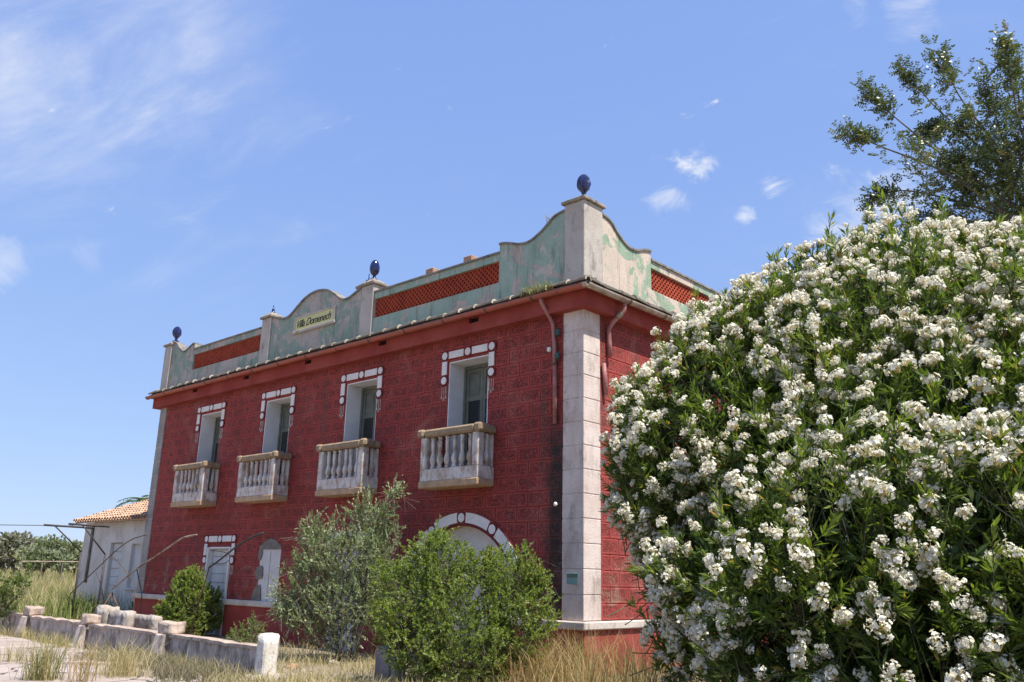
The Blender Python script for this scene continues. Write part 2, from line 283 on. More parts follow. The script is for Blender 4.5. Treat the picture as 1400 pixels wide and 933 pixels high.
# ------------------------------------------------------------------ mesh helpers
class MB:
    def __init__(s): s.v = []; s.f = []
    def add(s, vs, fs):
        o = len(s.v); s.v += [tuple(map(float, p)) for p in vs]; s.f += [tuple(i + o for i in f) for f in fs]; return s
    def box(s, x0, x1, y0, y1, z0, z1, c=0.):
        if x0 > x1: x0, x1 = x1, x0
        if y0 > y1: y0, y1 = y1, y0
        if z0 > z1: z0, z1 = z1, z0
        if c <= 0:
            return s.add([(x, y, z) for z in (z0, z1) for y in (y0, y1) for x in (x0, x1)],
                         [(0, 2, 3, 1), (4, 5, 7, 6), (0, 1, 5, 4), (2, 6, 7, 3), (0, 4, 6, 2), (1, 3, 7, 5)])
        V = []; 
        def q(a, b, c_): V.append((a, b, c_)); return len(V) - 1
        X = (x0, x1); Y = (y0, y1); Z = (z0, z1); ix = (x0 + c, x1 - c); iy = (y0 + c, y1 - c); iz = (z0 + c, z1 - c)
        A = {}
        for i in (0, 1):
            for j in (0, 1):
                for k in (0, 1):
                    A['x', i, j, k] = q(X[i], iy[j], iz[k]); A['y', i, j, k] = q(ix[i], Y[j], iz[k]); A['z', i, j, k] = q(ix[i], iy[j], Z[k])
        Fs = []
        for i in (0, 1):
            Fs.append([A['x', i, 0, 0], A['x', i, 1, 0], A['x', i, 1, 1], A['x', i, 0, 1]]); Fs.append([A['y', 0, i, 0], A['y', 1, i, 0], A['y', 1, i, 1], A['y', 0, i, 1]]); Fs.append([A['z', 0, 0, i], A['z', 1, 0, i], A['z', 1, 1, i], A['z', 0, 1, i]])
            for j in (0, 1):
                Fs.append([A['x', i, j, 0], A['x', i, j, 1], A['y', i, j, 1], A['y', i, j, 0]]); Fs.append([A['x', i, 0, j], A['x', i, 1, j], A['z', i, 1, j], A['z', i, 0, j]]); Fs.append([A['y', 0, i, j], A['y', 1, i, j], A['z', 1, i, j], A['z', 0, i, j]])
                for k in (0, 1): Fs.append([A['x', i, j, k], A['y', i, j, k], A['z', i, j, k]])
        return s.add(V, Fs)
    def prism(s, pts, axis, a, b):
        """closed 2-D outline (counter-clockwise or not) extruded along axis 'y' (pts = x,z) or 'x' (pts = y,z) or 'z' (pts = x,y)"""
        n = len(pts)
        def P(p, d): return (p[0], d, p[1]) if axis == 'y' else ((d, p[0], p[1]) if axis == 'x' else (p[0], p[1], d))
        vs = [P(p, a) for p in pts] + [P(p, b) for p in pts]
        fs = [tuple(range(n)), tuple(range(2 * n - 1, n - 1, -1))] + [(i, (i + 1) % n, n + (i + 1) % n, n + i) for i in range(n)]
        return s.add(vs, fs)
    def wallstrip(s, top, z0, axis, a, b):
        """wall below a curved top: list of (h, z) along the wall, quads only"""
        n = len(top)
        def P(h, z, d): return (h, d, z) if axis == 'y' else (d, h, z)
        vs = []
        for h, z in top: vs += [P(h, z0, a), P(h, z, a), P(h, z, b), P(h, z0, b)]
        fs = []
        for i in range(n - 1):
            o = 4 * i
            for j in range(4): fs.append((o + j, o + (j + 1) % 4, o + 4 + (j + 1) % 4, o + 4 + j))
        fs += [(0, 1, 2, 3), tuple(4 * (n - 1) + j for j in (3, 2, 1, 0))]
        return s.add(vs, fs)
    def ribbon(s, path, axis, a, b, th):
        """slab of thickness th lying on a curved line"""
        n = len(path); P = np.array(path, float); T = np.gradient(P, axis=0); T /= np.linalg.norm(T, axis=1)[:, None]; Nn = np.stack([-T[:, 1], T[:, 0]], 1); Nn *= np.sign(Nn[:, 1:2] + 1e-9)
        Q = P + Nn * th
        def PP(h, z, d): return (h, d, z) if axis == 'y' else (d, h, z)
        vs = []
        for i in range(n): vs += [PP(*P[i], a), PP(*Q[i], a), PP(*Q[i], b), PP(*P[i], b)]
        fs = []
        for i in range(n - 1):
            o = 4 * i
            for j in range(4): fs.append((o + j, o + (j + 1) % 4, o + 4 + (j + 1) % 4, o + 4 + j))
        fs += [(0, 1, 2, 3), tuple(4 * (n - 1) + j for j in (3, 2, 1, 0))]
        return s.add(vs, fs)
    def tube(s, path, r, seg=8, cap=True):
        P = [Vector(p) for p in path]; n = len(P); rs = r if isinstance(r, (list, tuple, np.ndarray)) else [r] * n
        vs = []; fs = []; prev = None
        for i in range(n):
            d = (P[min(i + 1, n - 1)] - P[max(i - 1, 0)]).normalized()
            if prev is None: a = d.orthogonal().normalized()
            else: a = (prev - d * prev.dot(d)).normalized()
            prev = a; b = d.cross(a)
            for k in range(seg):
                an = 2 * math.pi * k / seg; vs.append(P[i] + (a * math.cos(an) + b * math.sin(an)) * rs[i])
        for i in range(n - 1):
            for k in range(seg): fs.append((i * seg + k, i * seg + (k + 1) % seg, (i + 1) * seg + (k + 1) % seg, (i + 1) * seg + k))
        if cap: fs += [tuple(range(seg - 1, -1, -1)), tuple((n - 1) * seg + k for k in range(seg))]
        return s.add(vs, fs)
    def lathe(s, prof, c=(0, 0, 0), seg=12):
        vs = []; fs = []; n = len(prof)
        for r, z in prof:
            for k in range(seg): an = 2 * math.pi * k / seg; vs.append((c[0] + r * math.cos(an), c[1] + r * math.sin(an), c[2] + z))
        for i in range(n - 1):
            for k in range(seg): fs.append((i * seg + k, i * seg + (k + 1) % seg, (i + 1) * seg + (k + 1) % seg, (i + 1) * seg + k))
        fs += [tuple(range(seg - 1, -1, -1)), tuple((n - 1) * seg + k for k in range(seg))]
        return s.add(vs, fs)
    def mesh(s, name, smooth=False, fixn=True):
        m = bpy.data.meshes.new(name); m.from_pydata(s.v, [], s.f)
        if fixn:
            import bmesh
            b = bmesh.new(); b.from_mesh(m); bmesh.ops.recalc_face_normals(b, faces=b.faces); b.to_mesh(m); b.free()
        if smooth: m.polygons.foreach_set('use_smooth', [True] * len(m.polygons))
        m.update(); return m

WL = {}
def link(o, parent=None, loc=(0, 0, 0)):
    COL.objects.link(o); loc = Vector(loc); o.location = loc; WL[o.name] = loc
    if parent is not None:
        o.parent = parent; o.matrix_parent_inverse = Matrix.Translation(-WL[parent.name])
    return o
def put(name, mesh, mat, parent=None, loc=(0, 0, 0), smooth=False):
    if isinstance(mesh, MB): mesh = mesh.mesh(name, smooth)
    if mat and not mesh.materials: mesh.materials.append(MATS[mat])
    return link(bpy.data.objects.new(name, mesh), parent, loc)
def tag(o, label=None, cat=None, group=None, kind=None):
    if label: o['label'] = label
    if cat: o['category'] = cat
    if group: o['group'] = group
    if kind: o['kind'] = kind
    return o
def thing(name, label, cat, loc, group=None):
    return tag(link(bpy.data.objects.new(name, None), None, loc), label, cat, group)

def quadmesh(name, V, tint=None, nper=4, smooth=False):
    """V: (N, nper, 3); faces are quads over consecutive fours (nper 4) or two stacked quads (nper 6)"""
    N = len(V); m = bpy.data.meshes.new(name); co = np.ascontiguousarray(V.reshape(-1, 3), dtype=np.float32)
    if nper == 4: idx = np.arange(N * 4, dtype=np.int32)
    else: idx = (np.arange(N, dtype=np.int32)[:, None] * 6 + np.array([0, 1, 2, 3, 3, 2, 4, 5], dtype=np.int32)).ravel()
    nf_ = len(idx) // 4
    m.vertices.add(len(co)); m.vertices.foreach_set('co', co.ravel()); m.loops.add(len(idx)); m.loops.foreach_set('vertex_index', idx)
    m.polygons.add(nf_); m.polygons.foreach_set('loop_start', np.arange(nf_, dtype=np.int32) * 4)
    if tint is not None:
        at_ = m.attributes.new('tint', 'FLOAT', 'POINT'); at_.data.foreach_set('value', np.repeat(tint.astype(np.float32), nper))
    m.update(calc_edges=True)
    return m
RG = np.random.default_rng(11)
def nrm(a): return a / (np.linalg.norm(a, axis=-1, keepdims=True) + 1e-9)
def rdir(n): return nrm(RG.normal(size=(n, 3)))
def leaf_quads(P, D, L, W, upbias=.6, fold=.25):
    """diamond leaves: base P, direction D, length L, half-width W"""
    n = len(P); up = nrm(RG.normal(size=(n, 3)) * .7 + np.array([0, 0, upbias])); side = nrm(np.cross(D, up)); nn_ = np.cross(side, D)
    L = np.broadcast_to(L, (n,))[:, None]; W = np.broadcast_to(W, (n,))[:, None]
    mid = P + D * L * .48 + nn_ * W * fold
    tip = P + D * L - nn_ * L * .06
    return np.stack([P, mid - side * W, tip, mid + side * W], 1)
def twig_leaves(St, Dr, per, tl, L, W, spread=.75, droop=.0, t0=.15):
    n = len(St); k = np.repeat(np.arange(n), per); N = len(k)
    tt = t0 + (1 - t0) * RG.random(N); d = Dr[k]
    az = rdir(N); az = nrm(az - d * (az * d).sum(1, keepdims=True))
    sp = spread * (1.15 - .6 * tt)[:, None] * (.7 + .6 * RG.random((N, 1)))
    ld = nrm(d * np.cos(sp) + az * np.sin(sp) + np.array([0, 0, -droop]))
    TL = np.broadcast_to(tl, (n,))[k]
    P = St[k] + d * (tt * TL)[:, None]
    return leaf_quads(P, ld, L * (.7 + .5 * RG.random(N)), W * (.75 + .5 * RG.random(N))), k
def lumps(p, f, seed=0.):
    x = p * f + seed
    return (np.sin(x[:, 0] * 1.7 + 1.3 * np.sin(x[:, 1] * 1.1)) + np.sin(x[:, 1] * 1.9 + 1.7 * np.sin(x[:, 2] * 1.3)) + np.sin(x[:, 2] * 1.6 + 1.5 * np.sin(x[:, 0] * 1.2))) / 3
def crown_tips(blobs, n, shell=(.72, 1.04), rough=.12, f=1.7, gap=-.9, inside=.62, zmin=-.95, seed=0.):
    C_ = np.array([b[0] for b in blobs]); Rr = np.array([np.broadcast_to(b[1], (3,)) for b in blobs]); wgt = Rr.prod(1) ** (2 / 3); wgt /= wgt.sum()
    out = []; nor = []; tot = 0
    while tot < n:
        m = n * 2; i = RG.choice(len(blobs), m, p=wgt); d = rdir(m)
        q = shell[0] + (shell[1] - shell[0]) * RG.random(m) ** .6
        p0 = C_[i] + Rr[i] * d; q = q * (1 + rough * lumps(p0, f, seed))
        p = C_[i] + Rr[i] * d * q[:, None]
        ok = p[:, 2] > zmin
        dist = np.stack([np.linalg.norm((p - C_[j]) / Rr[j], axis=1) for j in range(len(blobs))], 1); dist[np.arange(m), i] = 9
        ok &= dist.min(1) > inside
        ok &= lumps(p, f * 2.1, seed + 5) > gap
        p = p[ok]; out.append(p); nor.append(nrm((d / Rr[i])[ok])); tot += len(p)
    return np.concatenate(out)[:n], np.concatenate(nor)[:n]

def rect_sub(rects, h):
    out = []
    for (x0, x1, z0, z1) in rects:
        a0, a1, b0, b1 = max(x0, h[0]), min(x1, h[1]), max(z0, h[2]), min(z1, h[3])
        if a0 >= a1 or b0 >= b1: out.append((x0, x1, z0, z1)); continue
        if b0 > z0: out.append((x0, x1, z0, b0))
        if b1 < z1: out.append((x0, x1, b1, z1))
        if a0 > x0: out.append((x0, a0, b0, b1))
        if a1 < x1: out.append((a1, x1, b0, b1))
    return out

# ------------------------------------------------------------------ ground
GZ = -1.0
def ground_z(x, y):
    d = math.hypot(x - CAM[0], y - CAM[1]); k = max(0., min(1., (d - 34) / 60)); k = k * k * (3 - 2 * k)
    return GZ + .75 * k + .022 * mnoise.noise(Vector((x * .9, y * .9, 0))) + .012 * mnoise.noise(Vector((x * 3.1, y * 3.1, 5)))
def axis_pts(lo, hi, c0, c1, fine):
    a = list(np.arange(c0, c1, fine)); x = c1; st = fine
    while x < hi: a.append(x); st *= 1.35; x += st
    a.append(hi); x = c0; st = fine; b = []
    while True:
        st *= 1.35; x -= st
        if x <= lo: b.append(lo); break
        b.append(x)
    return b[::-1] + a
gx = axis_pts(-1500, 1500, -24, 14, .35); gy = axis_pts(-1500, 1500, -14, 4, .35)
g = MB(); g.v = [(x, y, ground_z(x, y)) for y in gy for x in gx]; nx = len(gx)
g.f = [(j * nx + i, j * nx + i + 1, (j + 1) * nx + i + 1, (j + 1) * nx + i) for j in range(len(gy) - 1) for i in range(nx - 1)]
tag(put('ground', g.mesh('ground', True, False), 'dry_ground'), kind='structure')

# cracked concrete yard in front of the low wall
edge = [(-26, -4.95), (-16, -4.95), (-13.4, -4.93), (-12.2, -5.02), (-11.3, -4.95), (-10.2, -5.0), (-9.4, -4.98), (-9.0, -5.35), (-8.2, -5.42), (-7.6, -5.75), (-6.7, -5.66), (-6.2, -5.95), (-5.3, -5.92), (-4.7, -6.2), (-3.9, -6.15), (-3.2, -6.55), (-2.4, -7.2), (-2.6, -9), (-3.0, -15), (-26, -15)]
pts = []
for i in range(len(edge)):
    a = np.array(edge[i]); b = np.array(edge[(i + 1) % len(edge)]); L = np.linalg.norm(b - a); k = max(1, int(min(L, 6) / .25)) if i < 17 else 1
    for q in range(k):
        p = a + (b - a) * q / k
        pts.append((p[0] + (random.uniform(-.05, .05) if k > 1 else 0), p[1] + (random.uniform(-.05, .05) if k > 1 else 0)))
tag(put('pavement', MB().prism(pts, 'z', -1.08, -.945), 'old_concrete'), kind='structure')

# ------------------------------------------------------------------ the red villa
XL, DEP = -18.27, 12.0
WC = [-3.31, -7.178, -10.987, -14.745]
villa = thing('villa', 'two-storey red villa with white corner stones, four balconies and a patched green parapet', 'house', (-9, 5, -1))
QH = .47
holes = [(c - .63, c + .63, 2.95, 5.53) for c in WC] + [(-13.93, -12.75, -1.3, 1.39), (-7.77, -6.59, -1.3, 1.39), (-11.16, -10.18, -.35, 1.42)]
AX, AR, AZ, AHW = -3.31, 1.86, .20, 1.50          # segmental arch doorway: outer radius AR about (AX, AZ)
def arch_z(x, r): 
    d = abs(x - AX); return AZ + math.sqrt(max(0., r * r - d * d))
ARB = (AX - AHW, AX + AHW, -1.3, arch_z(AX, 1.76))
# front wall core
rects = [(XL + .02, -.02, -1.3, 6.15)]
for h in holes + [ARB]: rects = rect_sub(rects, h)
core = MB()
for r in rects: core.box(r[0], r[1], .035, .70, r[2], r[3])
NS = 40
for k in range(NS):
    x0 = ARB[0] + (ARB[1] - ARB[0]) * k / NS; x1 = ARB[0] + (ARB[1] - ARB[0]) * (k + 1) / NS; z = max(arch_z((x0 + x1) / 2, 1.74), .2)
    if z < ARB[3] - .01: core.box(x0, x1, .035, .70, z, ARB[3])
front_wall = put('front_wall', core, 'red_mortar', villa)
side_wall = put('side_wall', MB().box(-.70, -.035, .70, DEP, -1.3, 6.15), 'red_mortar', villa)
put('rear_wall', MB().box(XL + .02, -.70, DEP - .4, DEP, -1.3, 6.15).box(XL + .02, XL + .6, .70, DEP - .4, -1.3, 6.15), 'red_mortar', villa)
put('roof_terrace', MB().box(XL + .02, -.1, .3, DEP - .1, 6.2, 6.75), 'roof_terrace', villa)

# vermiculated blocks: 20 courses, running bond
BH, BW, JO = 6.13 / 20, .60, .011
bcache = {}
def block_mesh(w_, h_, side):
    key = (round(w_, 2), round(h_, 2), side)
    if key in bcache: return bcache[key]
    m = MB(); c = .010; d0, d1 = .036, .014
    P = [(-w_ / 2, -h_ / 2), (w_ / 2, -h_ / 2), (w_ / 2, h_ / 2), (-w_ / 2, h_ / 2)]
    Q = [(px - math.copysign(c, px), pz - math.copysign(c, pz)) for px, pz in P]
    if side: vs = [(-d0, a, b) for a, b in P] + [(-d1 - .008, a, b) for a, b in P] + [(-d1, a, b) for a, b in Q]
    else: vs = [(a, d0, b) for a, b in P] + [(a, d1 + .008, b) for a, b in P] + [(a, d1, b) for a, b in Q]
    fs = [(8, 9, 10, 11)]
    for i in range(4):
        j = (i + 1) % 4; fs += [(i, j, 4 + j, 4 + i), (4 + i, 4 + j, 8 + j, 8 + i)]
    me = bpy.data.meshes.new('block'); me.from_pydata(vs, [], fs); ul = me.uv_layers.new(name='UVMap')
    uvp = {i: ((P[i % 4][0] / w_) + .5, (P[i % 4][1] / h_) + .5) for i in range(8)}; uvp.update({8 + i: ((Q[i][0] / w_) + .5, (Q[i][1] / h_) + .5) for i in range(4)})
    for lp in me.loops: ul.data[lp.index].uv = uvp[lp.vertex_index]
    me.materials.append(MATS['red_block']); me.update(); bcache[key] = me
    return me
def courses(lo, hi, hls, off=0.):
    out = []
    for i in range(20):
        z0 = i * BH; x = hi + BW * (.5 if i % 2 else 0.) + off
        while x > lo:
            r = [(max(lo, x - BW) + JO / 2, min(hi, x) - JO / 2, z0 + JO / 2, z0 + BH - JO / 2)]
            if r[0][1] - r[0][0] > .04:
                for h in hls: r = rect_sub(r, h)
                out += [q for q in r if q[1] - q[0] > .045 and q[3] - q[2] > .04]
            x -= BW
    return out
cols = []
for k in range(NS):                                  # staircase under the arch band
    x0 = ARB[0] + (ARB[1] - ARB[0]) * k / NS; x1 = ARB[0] + (ARB[1] - ARB[0]) * (k + 1) / NS; cols.append((x0, x1, -1.3, max(arch_z((x0 + x1) / 2, 1.76), .2)))
hl = [(a - .012, b + .012, c_, d_ + .012) for a, b, c_, d_ in holes]
fr = [q for q in courses(XL + .45, -.545, hl)]
fr2 = []
for q in fr:
    r = [q]
    if q[1] > ARB[0] and q[0] < ARB[1] and q[2] < 2.0:
        for h in cols: r = rect_sub(r, h)
        r = [s_ for s_ in r if s_[1] - s_[0] > .05 and s_[3] - s_[2] > .03]
    fr2 += r
fr = sorted(fr2, key=lambda q: -((q[1] - q[0]) > .2) * 100 - (q[0] + q[1]) / 2)
sd = sorted(courses(-DEP, -.565, [], .0), key=lambda q: -(q[0] + q[1]))     # y runs along the side wall; here h = -y
N_FR, N_SD = 232, 66
for i, q in enumerate(fr[:N_FR]): link(bpy.data.objects.new('block', block_mesh(q[1] - q[0], q[3] - q[2], 0)), front_wall, ((q[0] + q[1]) / 2, random.uniform(-.003, .004), (q[2] + q[3]) / 2))
for i, q in enumerate(sd[:N_SD]): link(bpy.data.objects.new('block', block_mesh(q[1] - q[0], q[3] - q[2], 1)), side_wall, (random.uniform(-.004, .003), -(q[0] + q[1]) / 2, (q[2] + q[3]) / 2))
def joined_blocks(qs, side):
    vs = []; fs = []; uvs = []
    for q in qs:
        me = block_mesh(q[1] - q[0], q[3] - q[2], side); o = len(vs); cx_ = (q[0] + q[1]) / 2; cz_ = (q[2] + q[3]) / 2
        for v in me.vertices: vs.append((v.co.x, v.co.y - cx_, v.co.z + cz_) if side else (v.co.x + cx_, v.co.y, v.co.z + cz_))
        ul = me.uv_layers[0].data
        for p in me.polygons:
            fs.append(tuple(i + o for i in p.vertices)); uvs += [tuple(ul[l].uv) for l in p.loop_indices]
    me = bpy.data.meshes.new('blocks'); me.from_pydata(vs, [], fs); u = me.uv_layers.new(name='UVMap')
    for i, x in enumerate(uvs): u.data[i].uv = x
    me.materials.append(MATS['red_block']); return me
tag(link(bpy.data.objects.new('far_blocks', joined_blocks(fr[N_FR:], 0)), front_wall), kind='stuff')
tag(link(bpy.data.objects.new('far_blocks', joined_blocks(sd[N_SD:], 1)), side_wall), kind='stuff')

# corner pilasters of white quoins
pil = put('pilaster', MB().box(-.52, -.012, .012, .535, -.0, 6.11), 'quoin_stone', villa)
for k in range(13): put('quoin', MB().box(-.53 + random.uniform(-.004, .004), 0, 0, .549, k * QH + .008, (k + 1) * QH - .008, .008), 'quoin_stone', pil)
pil2 = put('pilaster', MB().box(XL + .012, XL + .425, .012, .5, 0, 6.11), 'quoin_stone', villa)
for k in range(13): put('quoin', MB().box(XL, XL + .435, 0, .5, k * QH + .008, (k + 1) * QH - .008, .008), 'quoin_dirty', pil2)

# plinth and ledge
gaps = [(-13.93, -12.75), (-7.77, -6.59), (ARB[0], ARB[1])]
xs = [XL] + [v for gp in sorted(gaps) for v in gp] + [.03]
plm = MB()
for a, b in zip(xs[0::2], xs[1::2]): plm.box(a, b, -.025, .034, -1.3, -.13)
plm.box(-.03, .03, .034, DEP, -1.3, -.13)
put('plinth', plm, 'red_plaster', villa)
for i, (a, b) in enumerate(zip(xs[0::2], xs[1::2])):
    put('ledge', MB().box(a - (.08 if i == 0 else -.0), b if b < 0 else .10, -.10, .02, -.155, -.004, .022), 'ledge_pale', villa)
put('ledge', MB().box(-.02, .10, .0215, DEP, -.155, -.004, .022), 'ledge_pale', villa)

# cornice, soffit, gutter, tiles
BD = .20
cor = MB().box(XL - BD, BD, -BD, .034, 6.055, 6.27)
vents = [-2.97, -6.18, -9.36, -12.52, -15.60]; VW = .30
xx = [XL - BD] + [v for c in reversed(vents) for v in (c - VW / 2, c + VW / 2)] + [BD]
for a, b in zip(xx[0::2], xx[1::2]): cor.box(a, b, -BD, .034, 6.27, 6.40)
cor.box(-.034, BD, .034, DEP + BD, 6.055, 6.40).box(XL - BD, XL + .034, .034, DEP + BD, 6.055, 6.40)
cor.box(XL - BD + .01, BD - .01, -BD + .11, .02, 6.271, 6.399)
cornice = put('cornice', cor, 'red_plaster', villa)
for c in vents: put('vent', MB().box(c - VW / 2 + .003, c + VW / 2 - .003, -BD + .085, -BD + .108, 6.273, 6.397), 'dark_void', cornice)  # near-black back plates stand in for the shade inside the holes
ED = .36
put('eave_slab', MB().box(XL - ED + .04, ED - .04, -ED + .04, .05, 6.401, 6.45).box(-.05, ED - .04, .05, DEP + .3, 6.401, 6.45).box(XL - ED + .04, XL + .05, .05, DEP + .3, 6.401, 6.45), 'red_plaster', villa)
def half_gutter(p0, p1, r=.082, th=.008):
    m = MB(); p0 = Vector(p0); p1 = Vector(p1); d = (p1 - p0).normalized(); s_ = d.cross(Vector((0, 0, 1)))
    ring = []
    for rr, rng in ((r, range(0, 11)), (r - th, range(10, -1, -1))):
        for k in rng: an = math.pi * (1 + k / 10); ring.append(s_ * math.cos(an) * rr + Vector((0, 0, math.sin(an) * rr)))
    n = len(ring); m.add([p0 + q for q in ring] + [p1 + q for q in ring], [(i, (i + 1) % n, n + (i + 1) % n, n + i) for i in range(n)] + [tuple(range(n)), tuple(range(2 * n - 1, n - 1, -1))]); return m
GZZ, GY = 6.435, .385
x = .375; 
def gutter_run(name, a, b, fixed, axis, mat):
    L = 1.35; p = a; sgn = 1 if b > a else -1; root = None
    while (b - p) * sgn > .05:
        e = p + sgn * min(L, abs(b - p)); sag = random.uniform(-.012, .006); s2 = random.uniform(-.012, .006)
        A = (p, fixed, GZZ + sag) if axis == 'x' else (fixed, p, GZZ + sag); B = (e, fixed, GZZ + s2) if axis == 'x' else (fixed, e, GZZ + s2)
        gp = put('gutter', half_gutter(A, B), mat, villa)
        J = (e - sgn * .03, fixed, GZZ + s2) if axis == 'x' else (fixed, e - sgn * .03, GZZ + s2); J2 = (e + sgn * .01, fixed, GZZ + s2) if axis == 'x' else (fixed, e + sgn * .01, GZZ + s2)
        put('gutter_joint', half_gutter(J, J2, .092, .014), 'rust_iron', gp); p = e
gutter_run('gutter', .30, XL - .25, -GY, 'x', 'gutter_red')
gutter_run('gutter', -.30, DEP, GY, 'y', 'gutter_worn')
cg = put('gutter', half_gutter((.30, -GY, GZZ), (GY + .02, -GY, GZZ)), 'gutter_worn', villa)
put('gutter_joint', half_gutter((GY, -GY - .02, GZZ), (GY, -.30, GZZ)), 'gutter_worn', cg)
# sloping mortar bed
put('mortar_bed', MB().prism([(-.30, 6.451), (.08, 6.451), (.08, 6.69), (-.02, 6.67), (-.30, 6.52)], 'x', XL - .28, .28).prism([(.30, 6.451), (-.08, 6.451), (-.08, 6.69), (.02, 6.67), (.30, 6.52)], 'y', .081, DEP + .2), 'mortar_dark', villa)
def eave_tile():
    m = MB(); L = .58; n = 9; vs = []
    for (x_, r_) in ((-L / 2, .078), (L / 2, .118)):
        for rr in (r_, r_ - (.022 if x_ < 0 else .045)):
            for k in range(n): an = math.pi * k / (n - 1); vs.append((x_, math.cos(an) * rr, math.sin(an) * rr))
    fs = []
    for k in range(n - 1): fs += [(k, k + 1, 2 * n + k + 1, 2 * n + k), (n + k, 3 * n + k, 3 * n + k + 1, n + k + 1), (k, n + k, n + k + 1, k + 1), (2 * n + k, 2 * n + k + 1, 3 * n + k + 1, 3 * n + k)]
    fs += [(0, 2 * n, 3 * n, n), (n - 1, 2 * n - 1, 4 * n - 1, 3 * n - 1)]
    m.add(vs, fs); me = m.mesh('eave_tile', False); me.materials.append(MATS['eave_tile']); me.materials.append(MATS['tile_mortar'])
    for p in me.polygons:
        if p.normal.x > .9: p.material_index = 1
    return me
etm = eave_tile(); eave = put('eave_course', MB().box(XL - .27, .25, -.33, -.20, 6.485, 6.512).box(.20, .33, -.19, DEP, 6.485, 6.512), 'mortar_dark', villa)
x = .05
while x > XL - .2:
    o = link(bpy.data.objects.new('eave_tile', etm), eave, (x, -.275 + random.uniform(-.012, .012), 6.535 + random.uniform(-.008, .012))); o.rotation_euler = (random.uniform(-.06, .06), random.uniform(-.02, .05), random.uniform(-.05, .05)); x -= .52 + random.uniform(-.03, .03)
y = .10
while y < DEP:
    o = link(bpy.data.objects.new('eave_tile', etm), eave, (.275 + random.uniform(-.012, .012), y, 6.535 + random.uniform(-.008, .012))); o.rotation_euler = (random.uniform(-.02, .05), random.uniform(-.06, .06), -math.pi / 2 + random.uniform(-.05, .05)); y += .52 + random.uniform(-.03, .03)

# ------------------------------------------------------------------ parapet
PB = 6.66; KZ, LZ, CZ = 7.17, 7.70, 7.87
PY0, PY1 = .03, .25
def curve_pts(ctrl, n=8):
    c = [np.array(p, float) for p in ctrl]; c = [2 * c[0] - c[1]] + c + [2 * c[-1] - c[-2]]; out = []
    for i in range(1, len(c) - 2):
        for k in range(n):
            q = k / n; a, b, d, e = c[i - 1:i + 3]
            out.append(.5 * ((2 * b) + (-a + d) * q + (2 * a - 5 * b + 4 * d - e) * q * q + (-a + 3 * b - 3 * d + e) * q ** 3))
    out.append(c[-2]); return [tuple(p) for p in out]
def lattice(h0, h1, z0, z1, axis, d, mat='lattice_clay'):
    """diagonal clay strips in two crossing layers, clipped to the frame"""
    m = MB(); sp = .135; wd = .029; H = z1 - z0
    for layer, sg in ((0, 1), (1, -1)):
        s_ = h0 - H if sg > 0 else h0
        e_ = h1 if sg > 0 else h1 + H
        while s_ < e_:
            a = np.array([s_, z0]); b = np.array([s_ + sg * H, z1])
            ta = 0.; tb = 1.
            dx = b[0] - a[0]
            lo, hi = sorted(((h0 - a[0]) / dx, (h1 - a[0]) / dx)); ta = max(ta, lo); tb = min(tb, hi)
            if tb - ta > .02:
                A = a + (b - a) * ta; B = a + (b - a) * tb; t_ = unit(B - A); nn_ = np.array([-t_[1], t_[0]]) * wd / 2
                q = [A - nn_, B - nn_, B + nn_, A + nn_]; d0 = d + layer * .004
                m.prism([tuple(k) for k in q], axis, d0, d0 + .10) if axis == 'y' else m.prism([tuple(k) for k in q], 'x', -d0, -d0 - .10)
            s_ += sp
    return m
def face(axis, a): return a if axis == 'y' else -a
def scroll(h0, h1, axis, mat, name='scroll_wall'):
    """h0 at the pier (high), h1 at the lattice end (lip)"""
    L = h1 - h0
    top = curve_pts([(h0, 8.37), (h0 + .16 * L, 8.30), (h0 + .34 * L, 8.06), (h0 + .52 * L, 7.91), (h0 + .68 * L, 7.92), (h0 + .84 * L, 8.02), (h0 + .95 * L, 8.07), (h1, 8.07)])
    o = put(name, MB().wallstrip(top, PB, axis, face(axis, PY0), face(axis, PY1)), mat, villa)
    put('coping', MB().ribbon(top, axis, face(axis, PY0 - .035), face(axis, PY1 + .035), .045), 'coping_grey', o)
    return o
def lattice_bay(h0, h1, axis, mat):
    k = put('parapet_kerb', MB().wallstrip([(h0, KZ), (h1, KZ)], PB, axis, face(axis, PY0), face(axis, PY1)), mat, villa)
    put('lattice_panel', lattice(min(h0, h1) + .004, max(h0, h1) - .004, KZ, LZ, axis, .085), 'lattice_clay', k)
    put('parapet_rail', MB().wallstrip([(h0, CZ), (h1, CZ)], LZ, axis, face(axis, PY0 + .004), face(axis, PY1)), mat, k)
    put('coping', MB().wallstrip([(h0, CZ + .045), (h1, CZ + .045)], CZ + .001, axis, face(axis, PY0 - .035), face(axis, PY1 + .035)), 'coping_grey', k)
scroll(-.50, -2.44, 'y', 'parapet_front'); lattice_bay(-2.44, -6.93, 'y', 'parapet_front')
lattice_bay(-12.26, -16.45, 'y', 'parapet_middle'); scroll(-18.02, -16.45, 'y', 'parapet_middle')
scroll(.66, 2.56, 'x', 'parapet_side'); lattice_bay(2.56, 7.0, 'x', 'parapet_side'); lattice_bay(7.5, DEP - .5, 'x', 'parapet_side')
put('pier', MB().box(-.30, -.005, 7.0, 7.5, PB, 8.1, .012), 'pier_plaster', villa); put('pier', MB().box(-.50, -.005, DEP - .5, DEP, PB, 8.3, .012), 'pier_plaster', villa)
put('rear_parapet', MB().box(XL + .3, -.5, DEP - .3, DEP - .06, PB, 7.5).box(XL + .03, XL + .25, .6, DEP - .06, PB, 7.5), 'parapet_middle', villa)
